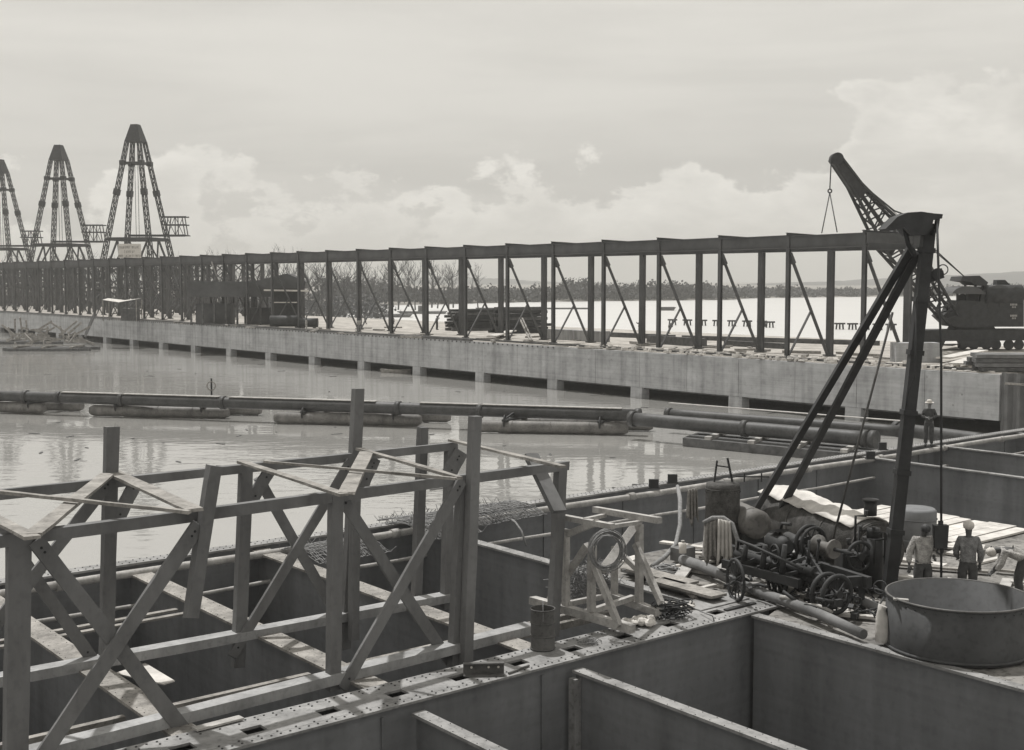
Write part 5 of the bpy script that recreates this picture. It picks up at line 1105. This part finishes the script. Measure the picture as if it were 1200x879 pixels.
# men in the tub
a = Pz(1080, 712, 4.0); a.z = 3.975
person(a, math.radians(170), 1.76, dict(ell=(-.25, -.03, 1.13), wrl=(-.13, .2, 1.08), shl=(-.18, 0, 1.41), shr=(.18, 0, 1.41), elr=(.28, -.03, 1.14), wrr=(.31, .05, .9), hdb=(0, .06, 1.54), hdc=(0, .09, 1.60), hdt=(0, .11, 1.67)), 'bareheaded man in a pale shirt facing the camera just behind the big tub', 'shirt', 'trous', 'skin')
a = Pz(1133, 712, 4.0); a.z = 3.975
person(a, math.radians(12), 1.76, dict(ell=(-.23, .05, 1.13), wrl=(-.17, .24, .98), elr=(.235, .0, 1.12), wrr=(.24, .12, .88)), 'man in a pale cap and grey shirt seen from behind beside the big tub', 'shirtg', 'trous', 'skin', 'cap')
a = Pz(1194, 706, 3.95); 
person(a, math.radians(-75), 1.74, dict(pel=(0, -.1, .92), bel=(0, .02, 1.03), che=(0, .24, 1.08), nek=(0, .38, 1.07), hdb=(0, .45, 1.06), hdc=(0, .53, 1.03), hdt=(0, .59, 1.0), shl=(-.18, .32, 1.06), ell=(-.2, .38, .8), wrl=(-.16, .5, .66), shr=(.18, .32, 1.06), elr=(.2, .36, .8), wrr=(.15, .5, .62), hil=(-.1, -.1, .88), hir=(.1, -.1, .88), knl=(-.11, .04, .5), knr=(.11, .04, .5), anl=(-.11, -.04, .09), anr=(.11, -.04, .09), tol=(-.12, .12, .04), tor=(.12, .12, .04)), 'man in a pale shirt and hat bending over behind the tub at the right edge', 'shirt', 'trous', 'skin', 'cap')
a = Pz(1088, 523, 4.06); person(a, math.radians(-160), 1.78, dict(ell=(-.26, .0, 1.16), wrl=(-.08, .16, 1.1), elr=(.26, 0, 1.16), wrr=(.08, .16, 1.12)), 'man in dark clothes and a pale brimmed hat standing on the outer wall', 'trous', 'trous', 'skinl', 'brim')
# men on the quay
walk = dict(knl=(-.1, .12, .5), anl=(-.11, .2, .1), tol=(-.12, .34, .04), knr=(.1, .02, .5), anr=(.11, -.22, .12), tor=(.12, -.1, .03))
for x, yb, H, sh_, tr_, ex_, lb, fc in ((359, 389, 1.75, 'shirt', 'shirt', {}, 'man in pale clothes on the quay left of the fourth visible cross brace', 90),
   (421, 389.5, 1.72, 'shirt', 'shirtg', {}, 'man in light clothes standing on the quay just left of the pale heap of boards', 170),
   (427.5, 380, 1.75, 'shirtg', 'trous', walk, 'man striding in the rear of the quay beside the man in light clothes', 80),
   (460, 380, 1.6, 'trous', 'trous', dict(pel=(0, -.1, .6), bel=(0, 0, .72), che=(0, .05, .92), nek=(0, .08, 1.08), hdb=(0, .1, 1.16), hdc=(0, .12, 1.24), hdt=(0, .12, 1.31), shl=(-.17, .05, 1.03), shr=(.17, .05, 1.03), ell=(-.2, .15, .8), elr=(.2, .15, .8), wrl=(-.1, .35, .75), wrr=(.1, .35, .75), hil=(-.09, -.1, .55), hir=(.09, -.1, .55), knl=(-.12, .28, .6), knr=(.12, .28, .6), anl=(-.12, .12, .1), anr=(.12, .12, .1), tol=(-.12, .26, .04), tor=(.12, .26, .04)), 'man crouching low on the quay between two back posts', 60),
   (512, 386.5, 1.8, 'trous', 'trous', dict(ell=(-.3, .1, 1.3), wrl=(-.25, .2, 1.55)), 'man in dark clothes standing alone left of the dark timber stacks', 120),
   (638, 394, 1.75, 'shirtg', 'trous', {}, 'man standing at the right end of the right timber stack', 200),
   (749.5, 393, 1.8, 'trous', 'trous', dict(elr=(.3, .15, 1.3), wrr=(.2, .3, 1.5)), 'man alone on the quay pointing beside the back post at centre right', 250),
   (784, 391, 1.7, 'shirtg', 'trous', dict(che=(0, .2, 1.2), nek=(0, .35, 1.3), hdb=(0, .4, 1.36), hdc=(0, .45, 1.42), hdt=(0, .48, 1.48), shl=(-.17, .27, 1.25), shr=(.17, .27, 1.25), ell=(-.2, .35, 1.0), elr=(.2, .35, 1.0), wrl=(-.2, .45, .78), wrr=(.2, .45, .78)), 'man stooping behind a dark balk right of the centre of the quay', 100),
   (1087, 409, 1.75, 'trous', 'trous', {}, 'man in dark clothes just left of the crane wheels', 180), (1093, 409.5, 1.7, 'trous', 'trous', walk, 'second dark figure close beside the crane wheels', 90)):
    p = Pz(x, yb, 4.2); p.z = 4.21
    person(p, math.radians(fc), H, ex_, lb, sh_, tr_, 'skin', None, 1, False)
# ------------------------------------------------------------------ thin haze
hz = MB(); c = [(-3500, -60), (3500, -60), (3500, 8000), (-3500, 8000)]
HZ = True
if HZ:
    c = [(-4200, -80), (4200, -80), (4200, 5600), (-4200, 5600)]
    hz.hexa([V3((a, b_, -1.5)) for a, b_ in c]+[V3((a, b_, 90)) for a, b_ in c])
    hm = bpy.data.materials.new('haze'); hm.use_nodes = True; t = hm.node_tree; t.nodes.clear(); vo = t.nodes.new('ShaderNodeVolumePrincipled'); vo.inputs['Color'].default_value = (.95, .94, .9, 1); vo.inputs['Density'].default_value = .00036; ou = t.nodes.new('ShaderNodeOutputMaterial'); t.links.new(vo.outputs[0], ou.inputs['Volume'])
    hz.build('haze', hm, kind='stuff', label='thin pale tropical haze over the harbour', cat='haze')
